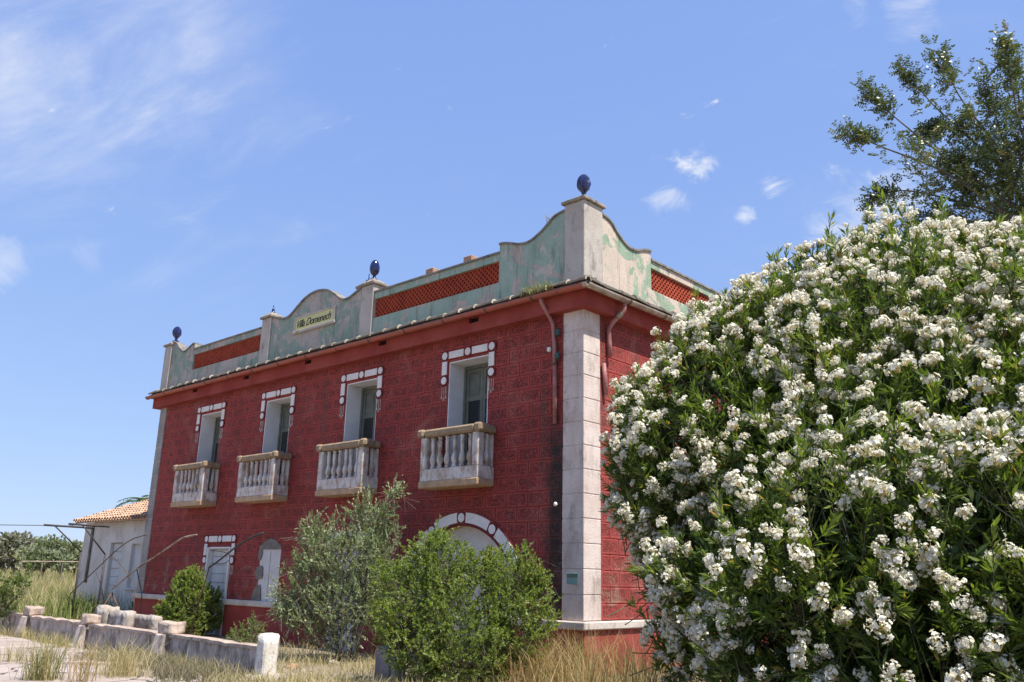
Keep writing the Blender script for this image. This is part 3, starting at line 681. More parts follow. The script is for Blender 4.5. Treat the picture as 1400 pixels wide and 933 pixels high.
# central pediment
c0 = -9.55
top = curve_pts([(-11.77, 8.10), (-11.45, 8.00), (-11.12, 7.93), (-10.80, 7.97), (-10.45, 8.17), (-10.05, 8.37), (c0, 8.45), (-9.05, 8.37), (-8.68, 8.17), (-8.38, 7.97), (-8.08, 7.92), (-7.78, 8.00), (-7.43, 8.13)], 6)
ped = put('pediment', MB().wallstrip(top, PB, 'y', PY0, PY1), 'parapet_middle', villa)
put('coping', MB().ribbon(top, 'y', PY0 - .045, PY1 + .045, .05), 'coping_grey', ped)
# name plaque
sg = put('name_plaque', MB().box(-10.43, -8.66, -.005, .029, 7.43, 7.79), 'sign_yellow', villa)
put('plaque_frame', MB().box(-10.52, -8.57, -.02, .029, 7.792, 7.84, .008).box(-10.56, -8.53, -.05, .029, 7.34, 7.428, .015).box(-10.52, -10.433, -.018, .029, 7.43, 7.79, .008).box(-8.657, -8.57, -.018, .029, 7.43, 7.79, .008), 'pier_plaster', sg)
cu = bpy.data.curves.new('lettering', 'FONT'); cu.body = 'Villa Domenech'; cu.size = .30; cu.shear = .42; cu.align_x = 'CENTER'; cu.align_y = 'CENTER'; cu.extrude = .004; cu.space_character = .92
to = bpy.data.objects.new('lettering_source', cu); COL.objects.link(to); bpy.context.view_layer.update()
tm = bpy.data.meshes.new_from_object(to.evaluated_get(bpy.context.evaluated_depsgraph_get())); bpy.data.objects.remove(to)
xs_ = [v.co.x for v in tm.vertices]; k = 1.60 / (max(xs_) - min(xs_)); mx = (max(xs_) + min(xs_)) / 2
for v in tm.vertices: v.co = Vector(((v.co.x - mx) * k - 9.545, -.010 - v.co.z, v.co.y * 1.05 + 7.605))
tm.materials.clear(); put('lettering', tm, 'sign_ink', sg)
# piers with caps and finials
def egg_mesh():
    m = MB(); seg, rows = 18, 12; vs = []
    for i in range(rows + 1):
        v = i / rows; a = math.pi * v; r = .150 * math.sin(a) ** .85 * (1.12 - .30 * v) if 0 < v < 1 else .012; z = .16 + .41 * (1 - math.cos(a)) / 2
        for k in range(seg):
            an = 2 * math.pi * (k + .5 * (i % 2)) / seg; bump = 1 + .09 * (((k + i // 2) % 2) * 2 - 1) * math.sin(a); vs.append((math.cos(an) * r * bump, math.sin(an) * r * bump, z))
    fs = [(i * seg + k, i * seg + (k + 1) % seg, (i + 1) * seg + (k + 1) % seg, (i + 1) * seg + k) for i in range(rows) for k in range(seg)] + [tuple(range(seg)), tuple(rows * seg + k for k in range(seg))]
    m.add(vs, fs); m.lathe([(.12, 0), (.125, .025), (.07, .05), (.045, .09), (.05, .13), (.09, .19), (.095, .21)], seg=16)
    me = m.mesh('finial', False); me.materials.append(MATS['blue_glaze']); return me
eggm = egg_mesh()
def smooth_egg():
    m = MB(); prof = [(.11, 0), (.115, .02), (.06, .05), (.04, .09), (.05, .13)] + [(.145 * math.sin(math.pi * (.06 + .94 * i / 12)) ** .85 * (1.08 - .22 * i / 12) + .004, .13 + .44 * (1 - math.cos(math.pi * (.06 + .94 * i / 12))) / 2) for i in range(13)]
    m.lathe(prof, seg=20); me = m.mesh('finial', True); me.materials.append(MATS['blue_glaze']); return me
seggm = smooth_egg()
def pier(x0, x1, y0, y1, zt, egg, mat='pier_plaster', caph=.13, ov=.06):
    p_ = put('pier', MB().box(x0, x1, y0, y1, PB - .03, zt, .012), mat, villa); cx_, cy_ = (x0 + x1) / 2, (y0 + y1) / 2
    m = MB().box(x0 - ov, x1 + ov, y0 - ov, y1 + ov, zt + .001, zt + .075, .012)
    a = zt + .0755; b = a + caph; q = .09
    m.add([(x0 - ov + .02, y0 - ov + .02, a), (x1 + ov - .02, y0 - ov + .02, a), (x1 + ov - .02, y1 + ov - .02, a), (x0 - ov + .02, y1 + ov - .02, a), (cx_ - q, cy_ - q, b), (cx_ + q, cy_ - q, b), (cx_ + q, cy_ + q, b), (cx_ - q, cy_ + q, b)], [(0, 1, 5, 4), (1, 2, 6, 5), (2, 3, 7, 6), (3, 0, 4, 7), (4, 5, 6, 7), (3, 2, 1, 0)])
    put('pier_cap', m, 'cap_stone', p_)
    if egg is not None: link(bpy.data.objects.new('finial', egg), p_, (cx_, cy_, b - .008)).scale = (.92, .92, 1.) if egg is seggm else (1, 1, 1)
    else: put('finial_stub', MB().lathe([(.09, 0), (.06, .05), (.035, .08), (.05, .12), (.02, .16), (.012, .26)], (cx_, cy_, b - .01), 10), 'blue_glaze', p_, smooth=True)
    return p_
pier(-.50, .03, -.02, .63, 8.48, eggm)
pier(-7.43, -6.93, -.02, .36, 8.12, seggm)
pier(-12.26, -11.77, -.02, .36, 8.12, None)
pier(-18.50, -18.02, -.02, .45, 8.28, eggm)
# rear stair-head pier seen past the middle pier, and two brick chimney stubs
def chimney(u, v, yy, wx, hz, mat='brick_clay', name='chimney'):
    p = at(u, v, 'y', yy); return put(name, MB().box(p[0] - wx / 2, p[0] + wx / 2, yy, yy + .35, 6.76, p[2], .015), mat, villa), p
chimney(587, 367, 1.2, .30, 1); chimney(639, 350, 1.2, .30, 1)
rp, p = chimney(497, 394, 2.2, .42, 1, 'cap_stone', 'rear_pier')
put('pier_cap', MB().box(p[0] - .30, p[0] + .30, 2.1, 2.66, p[2] + .001, p[2] + .10, .02), 'cap_stone', rp)
put('finial_stub', MB().lathe([(.10, 0), (.05, .06), (.03, .12), (.10, .15), (.09, .19), (.02, .22), (.012, .42)], (p[0], 2.38, p[2] + .10), 10), 'blue_glaze', rp, smooth=True)

# ------------------------------------------------------------------ windows, surrounds, balconies
def disc(x_, z_, y0, r, th=.02, seg=20):
    return MB().prism([(x_ + r * math.cos(2 * math.pi * i / seg), z_ + r * math.sin(2 * math.pi * i / seg)) for i in range(seg)], 'y', y0, y0 + th)
def ring(x_, z_, y0, r0, r1, th=.02, seg=20):
    m = MB(); vs = []
    for i in range(seg):
        a = 2 * math.pi * i / seg
        for r_, d_ in ((r0, y0), (r1, y0), (r1, y0 + th), (r0, y0 + th)): vs.append((x_ + r_ * math.cos(a), d_, z_ + r_ * math.sin(a)))
    fs = []
    for i in range(seg):
        j = (i + 1) % seg
        for k in range(4): fs.append((4 * i + k, 4 * i + (k + 1) % 4, 4 * j + (k + 1) % 4, 4 * j + k))
    return m.add(vs, fs)
def surround(c, hw, zt, zl, drip=.28, mat='trim_white', dmat='trim_white'):
    bk = MB().box(c - hw - .115, c + hw + .115, -.006, .02, zt - .098, zt + .10)
    for s_ in (-1, 1): bk.box(c + s_ * hw - .098, c + s_ * hw + .098, -.006, .02, zl - .12, zt - .0985)
    root = put('window_surround', bk, 'red_plaster', villa)
    for x_, z_ in ((c - hw, zt), (c, zt), (c + hw, zt), (c - hw, zl), (c + hw, zl)):
        put('disc', disc(x_, z_, -.026, .088), mat, root); put('disc_ring', ring(x_, z_, -.020, .091, .125), 'trim_ring', root)
    for s_ in (-1, 1):
        put('bar', MB().box(c + s_ * .135, c + s_ * (hw - .135), -.024, -.004, zt - .083, zt + .083, .004), mat, root)
        put('bar', MB().box(c + s_ * hw - .082, c + s_ * hw + .082, -.024, -.004, zl + .135, zt - .135, .004), mat, root)
        for q, l in ((-.065, .8), (0, 1.), (.065, .85)):
            put('drip', MB().tube([(c + s_ * hw + q, .002, zl - .14), (c + s_ * hw + q, .002, zl - .14 - drip * l)], [.011, .008], 6).box(c + s_ * hw + q - .016, c + s_ * hw + q + .016, -.012, .01, zl - .14 - drip * l - .05, zl - .14 - drip * l), 'drip_pale', root)
def window(c, openleaf):
    x0, x1, z0, z1, yb = c - .63, c + .63, 2.96, 5.53, .52
    fr_ = MB().box(x0 + .022, x0 + .09, yb - .03, yb + .05, z0, z1 - .02).box(x1 - .09, x1 - .022, yb - .03, yb + .05, z0, z1 - .02).box(x0 + .0905, x1 - .0905, yb - .03, yb + .05, z1 - .10, z1 - .02)
    wn_ = put('window', fr_, 'shutter_green', villa)
    put('reveal', MB().box(x0 - .01, x0 + .02, .033, yb + .06, z0, z1 + .01, .004).box(x1 - .02, x1 + .01, .033, yb + .06, z0, z1 + .01, .004).box(x0 + .0205, x1 - .0205, .033, yb + .06, z1 - .019, z1 + .01, .004).box(x0 + .0205, x1 - .0205, .033, yb + .06, z0 - .02, z0 + .02), 'reveal_white', wn_)
    for s_ in (-1, 1):
        a, b = (x0 + .095, c - .004) if s_ < 0 else (c + .004, x1 - .095)
        lf = put('leaf', MB().box(a, a + .075, yb, yb + .035, z0 + .025, z1 - .105).box(b - .075, b, yb, yb + .035, z0 + .025, z1 - .105).box(a + .0755, b - .0755, yb, yb + .035, z1 - .19, z1 - .105).box(a + .0755, b - .0755, yb, yb + .035, z1 - .86, z1 - .76).box(a + .0755, b - .0755, yb, yb + .035, z0 + .025, z0 + .16), 'shutter_green', wn_)
        put('panel', MB().box(a + .076, b - .076, yb + .022, yb + .034, z1 - .7595, z1 - .1905).box(a + .12, b - .12, yb + .006, yb + .0215, z1 - .71, z1 - .24, .006), 'shutter_green', wn_)
        put('pane', MB().box(a + .076, b - .076, yb + .018, yb + .026, z0 + .161, z1 - .861), 'window_glass', wn_)
    put('dark_backing', MB().box(x0 + .02, x1 - .02, yb + .09, yb + .10, z0, z1), 'dark_void', wn_)  # near-black sheet close behind the leaves stands in for the unlit room
def baluster_mesh():
    h = .70; pr = [(.058, 0), (.058, .05), (.040, .06), (.045, .09), (.070, .15), (.074, .20), (.060, .27), (.040, .33), (.036, .37), (.044, .40), (.048, .55), (.050, .61), (.040, .63), (.040, .645), (.056, .655), (.056, h)]
    me = MB().lathe(pr, seg=12).mesh('baluster', True); me.materials.append(MATS['balcony_white']); return me
balm = baluster_mesh()
def balcony(c):
    BY = -.49; b0, b1 = c - .90, c + .90
    bal = put('balcony', MB().box(b0 - .02, b1 + .02, BY - .02, .01, 2.60, 2.745, .015), 'balcony_brown', villa)
    put('base', MB().box(b0, b1, BY, BY + .17, 2.746, 3.01, .012).box(b0, b0 + .17, BY + .1705, .01, 2.746, 3.01, .006).box(b1 - .17, b1, BY + .1705, .01, 2.746, 3.01, .006), 'balcony_white', bal)
    put('floor', MB().box(b0 + .171, b1 - .171, BY + .171, .03, 2.746, 2.95), 'balcony_brown', bal)
    for s_ in (-1, 1):
        xa = c + s_ * .81
        put('post', MB().box(xa - .09, xa + .09, BY, BY + .18, 3.011, 3.715, .01).box(xa - .075, xa + .075, BY - .012, BY - .0005, 3.08, 3.64, .004), 'balcony_white', bal)
        put('wall_post', MB().box(xa - .07, xa + .07, -.05, .01, 3.011, 3.715, .01), 'balcony_white', bal)
        link(bpy.data.objects.new('baluster', balm), bal, (xa, -.155, 3.012))
    for k in range(6):
        o = link(bpy.data.objects.new('baluster', balm), bal, (c - .575 + .23 * k + random.uniform(-.008, .008), BY + .09, 3.012)); o.rotation_euler = (random.uniform(-.02, .02), random.uniform(-.02, .02), random.random() * 3)
    put('handrail', MB().box(c - .78, c + .78, BY - .045, BY + .215, 3.72, 3.89, .04).box(c - 1.0, c - .781, BY - .07, BY + .24, 3.715, 3.905, .045).box(c + .781, c + 1.0, BY - .07, BY + .24, 3.715, 3.905, .045).box(c - .96, c - .70, BY + .2405, .01, 3.72, 3.885, .03).box(c + .70, c + .96, BY + .2405, .01, 3.72, 3.885, .03), 'rail_lichen', bal)
for i, c in enumerate(WC):
    surround(c, .755, 5.694, 5.108); window(c, i); balcony(c)

# ground floor: doorways walled up with blocks
def blocked_door(c):
    x0, x1 = c - .59, c + .59
    d = put('blocked_doorway', MB().box(x0 + .005, x1 - .005, .16, .30, -1.3, 1.385), 'joint_grey', villa)
    put('reveal', MB().box(x0 - .06, x0 + .02, -.03, .1595, -1.3, 1.41, .004).box(x1 - .02, x1 + .06, -.03, .1595, -1.3, 1.41, .004).box(x0 + .0205, x1 - .0205, -.005, .1595, 1.37, 1.42, .004), 'trim_white', d)
    z = -1.05; i = 0; h = .245
    while z < 1.35:
        cut = [x0 + .025, x0 + (.50 if i % 2 else .78), x1 - .025]
        for a, b in zip(cut[:-1], cut[1:]): put('concrete_block', MB().box(a + .007, b - .007, .135 + random.uniform(-.006, .006), .1598, z + .007, min(z + h, 1.368) - .007, .005), 'block_fill', d)
        z += h; i += 1
for c in (-13.34, -7.18): surround(c, .77, 1.65, 1.05, .22); blocked_door(c)
# arched niche, roughly plastered up
nx0, nx1 = -11.16, -10.18
ni = put('niche', MB().box(nx0 + .004, nx1 - .004, .02, .20, -.35, 1.415), 'niche_white', villa)
put('seam', MB().box(-10.66, -10.645, .012, .0198, -.3, 1.30), 'joint_grey', ni)
arc = [(nx0 - .04 + (nx1 - nx0 + .08) * i / 14, 1.42 + .20 * math.sin(math.pi * i / 14) + random.uniform(-.012, .012)) for i in range(15)]
put('broken_plaster', MB().prism([(nx1 + .04, 1.34), (nx0 - .04, 1.34)] + arc, 'y', -.006, .019), 'grey_patch', ni)
def blob(x_, z_, rx, rz, n=18):
    return [(x_ + rx * math.cos(2 * math.pi * i / n) * random.uniform(.8, 1.1), z_ + rz * math.sin(2 * math.pi * i / n) * random.uniform(.8, 1.1)) for i in range(n)]
for x_, z_, rx, rz in ((-11.10, .72, .20, .20), (-11.12, .12, .22, .32), (-11.14, 1.22, .10, .16), (-10.95, -.25, .35, .16)):
    put('broken_plaster', MB().prism(blob(x_, z_, rx, rz), 'y', -.012, .03), 'grey_patch', ni)
# wide segmental arch doorway
bandm = MB(); N_ = 36; a1 = math.asin(AHW / 1.62) * .98
def arcpts(r, a_lo, a_hi, n): return [(AX + r * math.sin(a_lo + (a_hi - a_lo) * i / n), AZ + r * math.cos(a_lo + (a_hi - a_lo) * i / n)) for i in range(n + 1)]
fillm = MB()
for k in range(NS):
    x0 = ARB[0] + (ARB[1] - ARB[0]) * k / NS; x1 = ARB[0] + (ARB[1] - ARB[0]) * (k + 1) / NS; fillm.box(x0, x1, .22, .30, -1.3, max(arch_z((x0 + x1) / 2, 1.76), .25))
ad = put('arched_doorway', fillm, 'niche_white', villa)
put('arch_reveal', MB().prism(arcpts(1.60, -a1, a1, N_) + arcpts(1.64, a1, -a1, N_), 'y', .0, .219), 'balcony_brown', ad)
put('arch_rim', MB().prism(arcpts(1.605, -a1, a1, N_) + arcpts(1.66, a1, -a1, N_), 'y', -.02, -.001), 'trim_ring', ad)
put('arch_rim', MB().prism(arcpts(1.60, -a1, a1, N_) + arcpts(1.91, a1, -a1, N_), 'y', -.012, .03), 'red_plaster', ad)
da = .55; sep = .075
for k in (-1, 0, 1):
    px_, pz_ = AX + 1.775 * math.sin(k * da), AZ + 1.775 * math.cos(k * da)
    put('disc', disc(px_, pz_, -.034, .098), 'trim_white', ad); put('disc_ring', ring(px_, pz_, -.03, .101, .135), 'trim_ring', ad)
for a, b in ((-a1, -da - sep), (-da + sep, -sep), (sep, da - sep), (da + sep, a1)):
    put('arch_band', MB().prism(arcpts(1.67, a, b, 12) + arcpts(1.885, b, a, 12), 'y', -.028, -.0125), 'trim_white', ad)
for s_ in (-1, 1): put('jamb', MB().box(AX + s_ * (AHW + .0), AX + s_ * (AHW - .12), -.03, .219, -1.3, 1.18, .004), 'trim_white', ad)

# drainpipes, insulators, plate
put('drainpipe', MB().tube([(-.86, -.36, 6.42), (-.85, -.33, 6.28), (-.80, -.14, 6.02), (-.76, -.055, 5.85), (-.725, -.05, 5.4), (-.70, -.05, 4.6), (-.69, -.05, 3.76)], .043, 10), 'pipe_pink', villa, smooth=True)
put('pipe_bracket', MB().tube([(-.715, -.05, 5.02), (-.715, -.05, 4.97)], .056, 10), 'rust_iron', villa)
sp_ = put('drainpipe', MB().tube([(.36, .95, 6.42), (.34, .94, 6.2), (.14, .82, 5.95), (.055, .78, 5.8), (.055, .80, 5.5), (.055, .815, 5.21)], .05, 10), 'pipe_pink', villa, smooth=True)
put('drainpipe', MB().tube([(.05, .61, 5.03), (.05, .64, 4.7), (.05, .68, 4.38)], .045, 10), 'pipe_pink', villa, smooth=True)
put('pipe_collar', MB().tube([(.30, .92, 6.15), (.22, .87, 6.05)], .06, 10), 'gutter_worn', sp_)
for z_ in (5.60, 5.10):
    b_ = put('insulator_bracket', MB().tube([(-.60, .02, z_ - .04), (-.60, -.09, z_ - .04), (-.60, -.09, z_)], .012, 6), 'rust_iron', villa)
    put('insulator', MB().lathe([(.03, -.02), (.055, 0), (.05, .04), (.03, .05), (.05, .07), (.045, .10), (.02, .13)], (-.60, -.09, z_), 12), 'green_glass', b_, smooth=True)
put('insulator', MB().lathe([(.03, -.05), (.05, -.03), (.05, .03), (.03, .05)], (-.86, -.05, 5.33), 12).tube([(-.86, -.05, 5.33), (-.86, .03, 5.33)], .015, 6), 'white_ceramic', villa, smooth=True)
put('insulator', MB().lathe([(.02, -.04), (.035, -.02), (.035, .02), (.02, .04)], (-.66, -.05, 2.16), 10).tube([(-.66, -.05, 2.16), (-.66, .03, 2.16)], .012, 6), 'white_ceramic', villa, smooth=True)
np_ = put('number_plate', MB().box(-.40, -.13, -.012, -.001, .66, .86, .003), 'teal_enamel', villa)
put('plate_band', MB().box(-.39, -.14, -.0155, -.0125, .78, .85), 'green_glass', np_)

# ------------------------------------------------------------------ white outbuilding beside the villa
ax0, ax1, ay0, ay1 = -25.55, -18.32, 1.0, 6.4
annex = thing('outbuilding', 'low white outbuilding with a clay tile roof at the left end of the villa', 'building', (-22, 3.5, -1))
RS = .36
hls2 = [(-23.02, -22.02, -1.3, 1.67), (-21.26, -20.55, .1, 1.62)]
rs2 = [(ax0, ax1, -1.3, 2.44)]
for h in hls2: rs2 = rect_sub(rs2, h)
m = MB()
for r in rs2: m.box(r[0], r[1], ay0, ay0 + .3, r[2], r[3])
m.prism([(ay0 + .3, -1.3), (4.0, -1.3), (4.0, 2.44 + RS * 2.7), (ay0 + .3, 2.44 + .08)], 'x', ax0, ax0 + .3).prism([(4.0, -1.3), (ay1, -1.3), (ay1, 2.6), (4.0, 2.44 + RS * 2.7)], 'x', ax0, ax0 + .3).box(ax0 + .3, ax1, ay1 - .3, ay1, -1.3, 2.6)
aw = put('wall', m, 'annex_white', annex)
dd = put('blocked_doorway', MB().box(-23.02, -22.02, ay0 + .14, ay0 + .25, -1.3, 1.67), 'joint_grey', annex)
z = -1.05; i = 0
while z < 1.6:
    cut = [-23.0, -22.7 if i % 2 else -22.35, -22.04]
    for a, b in zip(cut[:-1], cut[1:]): put('concrete_block', MB().box(a + .008, b - .008, ay0 + .11, ay0 + .1398, z + .008, min(z + .3, 1.66) - .008, .006), 'block_fill', dd)
    z += .3; i += 1
ww = put('window', MB().box(-21.26, -20.55, ay0 + .12, ay0 + .25, .1, 1.62), 'block_fill', annex); put('sill', MB().box(-21.34, -20.47, ay0 - .05, ay0 + .119, .02, .099, .01), 'annex_white', ww)
put('downpipe', MB().tube([(-24.72, ay0 - .05, 2.35), (-24.72, ay0 - .05, .2)], .05, 8), 'grey_patch', annex, smooth=True)
# tiles: cover tiles in rows running up the slope, joined (about four pixels each)
ev, rg = .62, 4.05; ez = 2.47; vs = MB(); pitch = .235; n = 6
x = ax0 - .25
while x < ax1 + .1:
    yy = ev
    while yy < rg:
        jx, jz = random.uniform(-.012, .012), random.uniform(-.008, .014); L = .42
        P = []
        for (t_, r_) in ((0, .105), (L, .085)):
            for k in range(n): an = math.pi * k / (n - 1); P.append((x + jx + math.cos(an) * r_, yy + t_, ez + RS * (yy + t_ - ev) + jz + .03 - t_ * .06 + math.sin(an) * r_ * .85))
        vs.add(P, [(k, k + 1, n + k + 1, n + k) for k in range(n - 1)]); yy += .36
    yy = ev - .03
    P = [(x + .117 + math.cos(an) * .08, yq, ez + RS * (yq - ev) + .045 - math.sin(an) * .05) for yq in (ev - .03, rg) for an in (0, math.pi / 2, math.pi)]
    vs.add(P, [(0, 1, 4, 3), (1, 2, 5, 4)]); x += pitch
rf = put('roof', MB().prism([(ev + .05, ez - .06), (rg, ez - .06 + RS * (rg - ev - .05)), (rg, ez - .01 + RS * (rg - ev - .05)), (ev + .05, ez - .01)], 'x', ax0 - .22, ax1).prism([(rg, ez - .06 + RS * (rg - ev - .05)), (ay1 + .3, 2.55), (ay1 + .3, 2.62), (rg, ez + .02 + RS * (rg - ev - .05))], 'x', ax0 - .22, ax1), 'roof_tile', annex)
tl = put('roof_tiles', vs.mesh('roof_tiles', True, False), 'roof_tile', rf); tag(tl, kind='stuff')
put('ridge', MB().tube([(ax0 - .25, rg, ez + RS * (rg - ev) + .02), (ax1, rg, ez + RS * (rg - ev) + .02)], .11, 8), 'roof_tile', rf)

def rough_box(x0, x1, y0, y1, z0, z1, n=5, amp=.012, bev=.022):
    import bmesh
    bm = bmesh.new(); bmesh.ops.create_cube(bm, size=1)
    bmesh.ops.scale(bm, vec=(x1 - x0, y1 - y0, z1 - z0), verts=bm.verts); bmesh.ops.translate(bm, vec=((x0 + x1) / 2, (y0 + y1) / 2, (z0 + z1) / 2), verts=bm.verts)
    bmesh.ops.bevel(bm, geom=bm.edges[:], offset=bev, segments=2, affect='EDGES'); bmesh.ops.subdivide_edges(bm, edges=[e for e in bm.edges if e.calc_length() > .12], cuts=n, use_grid_fill=True)
    for v in bm.verts: v.co += Vector((mnoise.noise(v.co * 5), mnoise.noise(v.co * 5 + Vector((7, 0, 0))), mnoise.noise(v.co * 5 + Vector((0, 9, 0))))) * amp * 2
    me = bpy.data.meshes.new('rough'); bm.to_mesh(me); bm.free(); me.polygons.foreach_set('use_smooth', [True] * len(me.polygons)); return me
# ------------------------------------------------------------------ low garden wall, posts, trough
LY = -4.6
gw = thing('garden_wall', 'low grey garden wall with pale coping and stub piers, in front of the villa', 'wall', (-9, LY, -1))
segs = [(-3.35, -6.62), (-7.15, -10.45), (-10.85, -14.0), (-14.4, -19.0)]
for a, b in segs:
    n = 14; tp = [(a + (b - a) * i / n, -.475 - .004 * (a + (b - a) * i / n + 4) + random.choice((0, 0, 0, 0, 0, -.03)) + random.uniform(-.008, .006)) for i in range(n + 1)]
    sgm = put('wall_segment', MB().wallstrip([(h, z_ - .055) for h, z_ in tp], -1.1, 'y', LY, LY + .20), 'low_wall', gw)
    put('coping', MB().ribbon([(h, z_ - .054) for h, z_ in tp], 'y', LY - .03, LY + .24, .055), 'low_coping', sgm)
for x_, h_, wd in ((-6.885, -.235, .40), (-10.65, -.26, .34), (-14.2, -.22, .36)):
    pr_ = put('pier', MB().prism([(LY - .22, -1.1), (LY - .10, h_ - .26), (LY - .05, h_ - .236), (LY + .3, h_ - .236), (LY + .3, -1.1)], 'x', x_ - wd / 2 + .03, x_ + wd / 2 - .03), 'low_wall', gw)
    put('pier_cap', rough_box(x_ - wd / 2, x_ + wd / 2 + (.10 if wd > .35 else 0), LY - .05, LY + .28, h_ - .235, h_ - .015, 4, .02, .012), 'low_coping', pr_)
gp = thing('gate_post', 'stubby whitewashed post with chipped paint at the right end of the low wall', 'post', (-2.95, -4.7, -1), 'posts of the garden entrance')
put('shaft', rough_box(-3.17, -2.91, -4.84, -4.56, -1.1, -.25), 'post_white', gp); put('foot', rough_box(-3.28, -2.78, -4.98, -4.45, -1.1, -.90, 4, .03), 'rubble', gp)
gp2 = thing('gate_post', 'grey post with its sunlit side painted pale, half hidden under the bright green bush', 'post', (-1.9, -3.4, -1), 'posts of the garden entrance')
q = at(523, 930, 'y', -3.3)
put('shaft', rough_box(q[0] - .22, q[0] + .16, -3.3, -2.95, -1.2, -.42), 'pillar_grey', gp2); put('face', rough_box(q[0] + .161, q[0] + .20, -3.28, -2.97, -1.2, -.46, 3, .006), 'post_white', gp2)  # white slab paints the sunlit right side; grey shaft keeps the shaded tone
tr = thing('masonry_trough', 'broken whitewashed masonry trough standing behind the low wall', 'trough', (-13, -2.8, -1))
put('side', rough_box(-13.2, -12.2, -3.0, -2.75, -1.1, -.30, 5, .025), 'niche_dirty', tr); put('broken_end', rough_box(-14.0, -13.21, -3.05, -2.7, -1.1, -.24, 4, .05), 'rubble', tr); put('rear_side', rough_box(-14.0, -12.2, -2.2, -2.0, -1.1, -.42, 5, .03), 'niche_dirty', tr)

# rusty iron frames in the yard
def iron(name, label, paths, cat='metal frame', base=None, mats=None):
    b = base if base is not None else paths[0][1][0]
    o = thing(name, label, cat, (b[0], b[1], -1))
    for i, (part, pth, r, mt) in enumerate(paths): put(part, MB().tube(pth, r, 7), mt, o, smooth=True)
    return o
def tframe(px_post, bar, brace_top, knee, foot, label):
    """post in the plane x = const, its bar running front to back"""
    X = px_post; P = lambda u, v: at(u, v, 'x', X)
    kn = P(*knee); b0, b1 = P(*bar[0]), P(*bar[1]); bt = P(*brace_top)
    ft = np.array([X, kn[1], -1.05])
    iron('iron_post', label, [('post', [ft, kn], .036, 'dark_iron'), ('brace', [kn, bt], .024, 'dark_iron'), ('bar', [b0, b1], .034, 'dark_iron')], 'iron post', ft)
tframe(-20.6, ((60, 718), (128.6, 722.3)), (75, 719.2), (111, 755), None, 'dark iron post with a slanting brace, nearer the left corner of the white outbuilding')
tframe(-18.9, ((94, 716.6), (149.4, 720.3)), (113, 718.2), (144, 758.6), None, 'dark iron post with a slanting brace in front of the outbuilding door')
def bent(pp, y): return [at(u, v, 'y', y) for u, v in pp]
def smoothpath(P, n=5): 
    P = [np.array(p) for p in P]; c = [2 * P[0] - P[1]] + P + [2 * P[-1] - P[-2]]; out = []
    for i in range(1, len(c) - 2):
        for k in range(n):
            q = k / n; a, b, d, e = c[i - 1:i + 3]; out.append(.5 * ((2 * b) + (-a + d) * q + (2 * a - 5 * b + 4 * d - e) * q * q + (-a + 3 * b - 3 * d + e) * q ** 3))
    out.append(c[-2]); return out
Y1 = -1.5
f1 = smoothpath(bent([(96, 812), (128, 782), (160, 752), (180, 738), (201, 731)], Y1)); g1 = at(96, 812, 'y', Y1); leg1 = [np.array([g1[0], Y1, g1[2]]), np.array([g1[0] - .25, Y1 + .05, -1.05])]
iron('bent_iron_rod', 'thin dark iron rod arching across the front of the white outbuilding', [('rod', f1, .016, 'rust_iron'), ('leg', leg1, .016, 'rust_iron')], 'iron rod')
Y2 = -2.0
knot = at(153, 812, 'y', Y2)
f2 = smoothpath([at(u, v, 'y', Y2) for u, v in [(153, 806), (187, 778), (220, 756), (246, 738), (256, 734), (269, 731.5)]])
lg = [[knot + np.array([0, 0, .03]), at(144, 825, 'y', Y2 - .2), np.array([*at(134, 838, 'y', Y2 - .3)[:2], -1.05])], [knot, at(162, 832, 'y', Y2 + .2), np.array([*at(172, 850, 'y', Y2 + .3)[:2], -1.05])], [at(187, 778, 'y', Y2), at(194, 814, 'y', Y2), np.array([*at(194, 814, 'y', Y2)[:2], -1.05])]]
iron('bent_iron_rod', 'long pale iron rod rising from a rusty knot towards the walled-up door', [('rod', f2, .024, 'pale_iron')] + [('leg', l, .028 if i < 2 else .016, 'rust_iron') for i, l in enumerate(lg)], 'iron rod')
Y3 = -1.2
e3 = at(286, 776, 'y', Y3)
f3 = smoothpath(bent([(286, 776), (300, 766), (320, 750), (335, 740), (348, 733), (360, 729)], Y3))
cbl = smoothpath([at(u, v, 'y', Y3) for u, v in [(288, 753), (300, 754), (311, 757), (314, 764), (308, 770), (297, 771), (290, 770)]])
iron('bent_iron_rod', 'dark iron rod slanting in front of the walled-up door, with a loose loop of cable', [('rod', f3, .025, 'dark_iron'), ('leg', [e3, np.array([e3[0] - .35, Y3, -.1]), np.array([e3[0] - .6, Y3, -1.05])], .018, 'rust_iron'), ('cable', cbl, .009, 'wire_black')], 'iron rod')
for pp, lb in (([(150, 757), (168, 776), (185, 800)], 'thin rusty stay crossing in front of the outbuilding window'), ([(131, 782), (138, 800), (142, 822)], 'thin rusty stay left of the outbuilding door')):
    P = bent(pp, -.6); P.append(np.array([P[-1][0] + .2, -.6, -1.05])); iron('iron_stay', lb, [('stay', P, .014, 'rust_iron')], 'iron rod')
wv = put('overhead_wire', MB().tube([at(u, 718.6 + (u - 60) * .012, 'x', -32) for u in (-400, -200, 0, 60, 100)], .016, 5), 'wire_black'); tag(wv, 'thin black overhead wire crossing the sky beyond the outbuilding', 'wire')

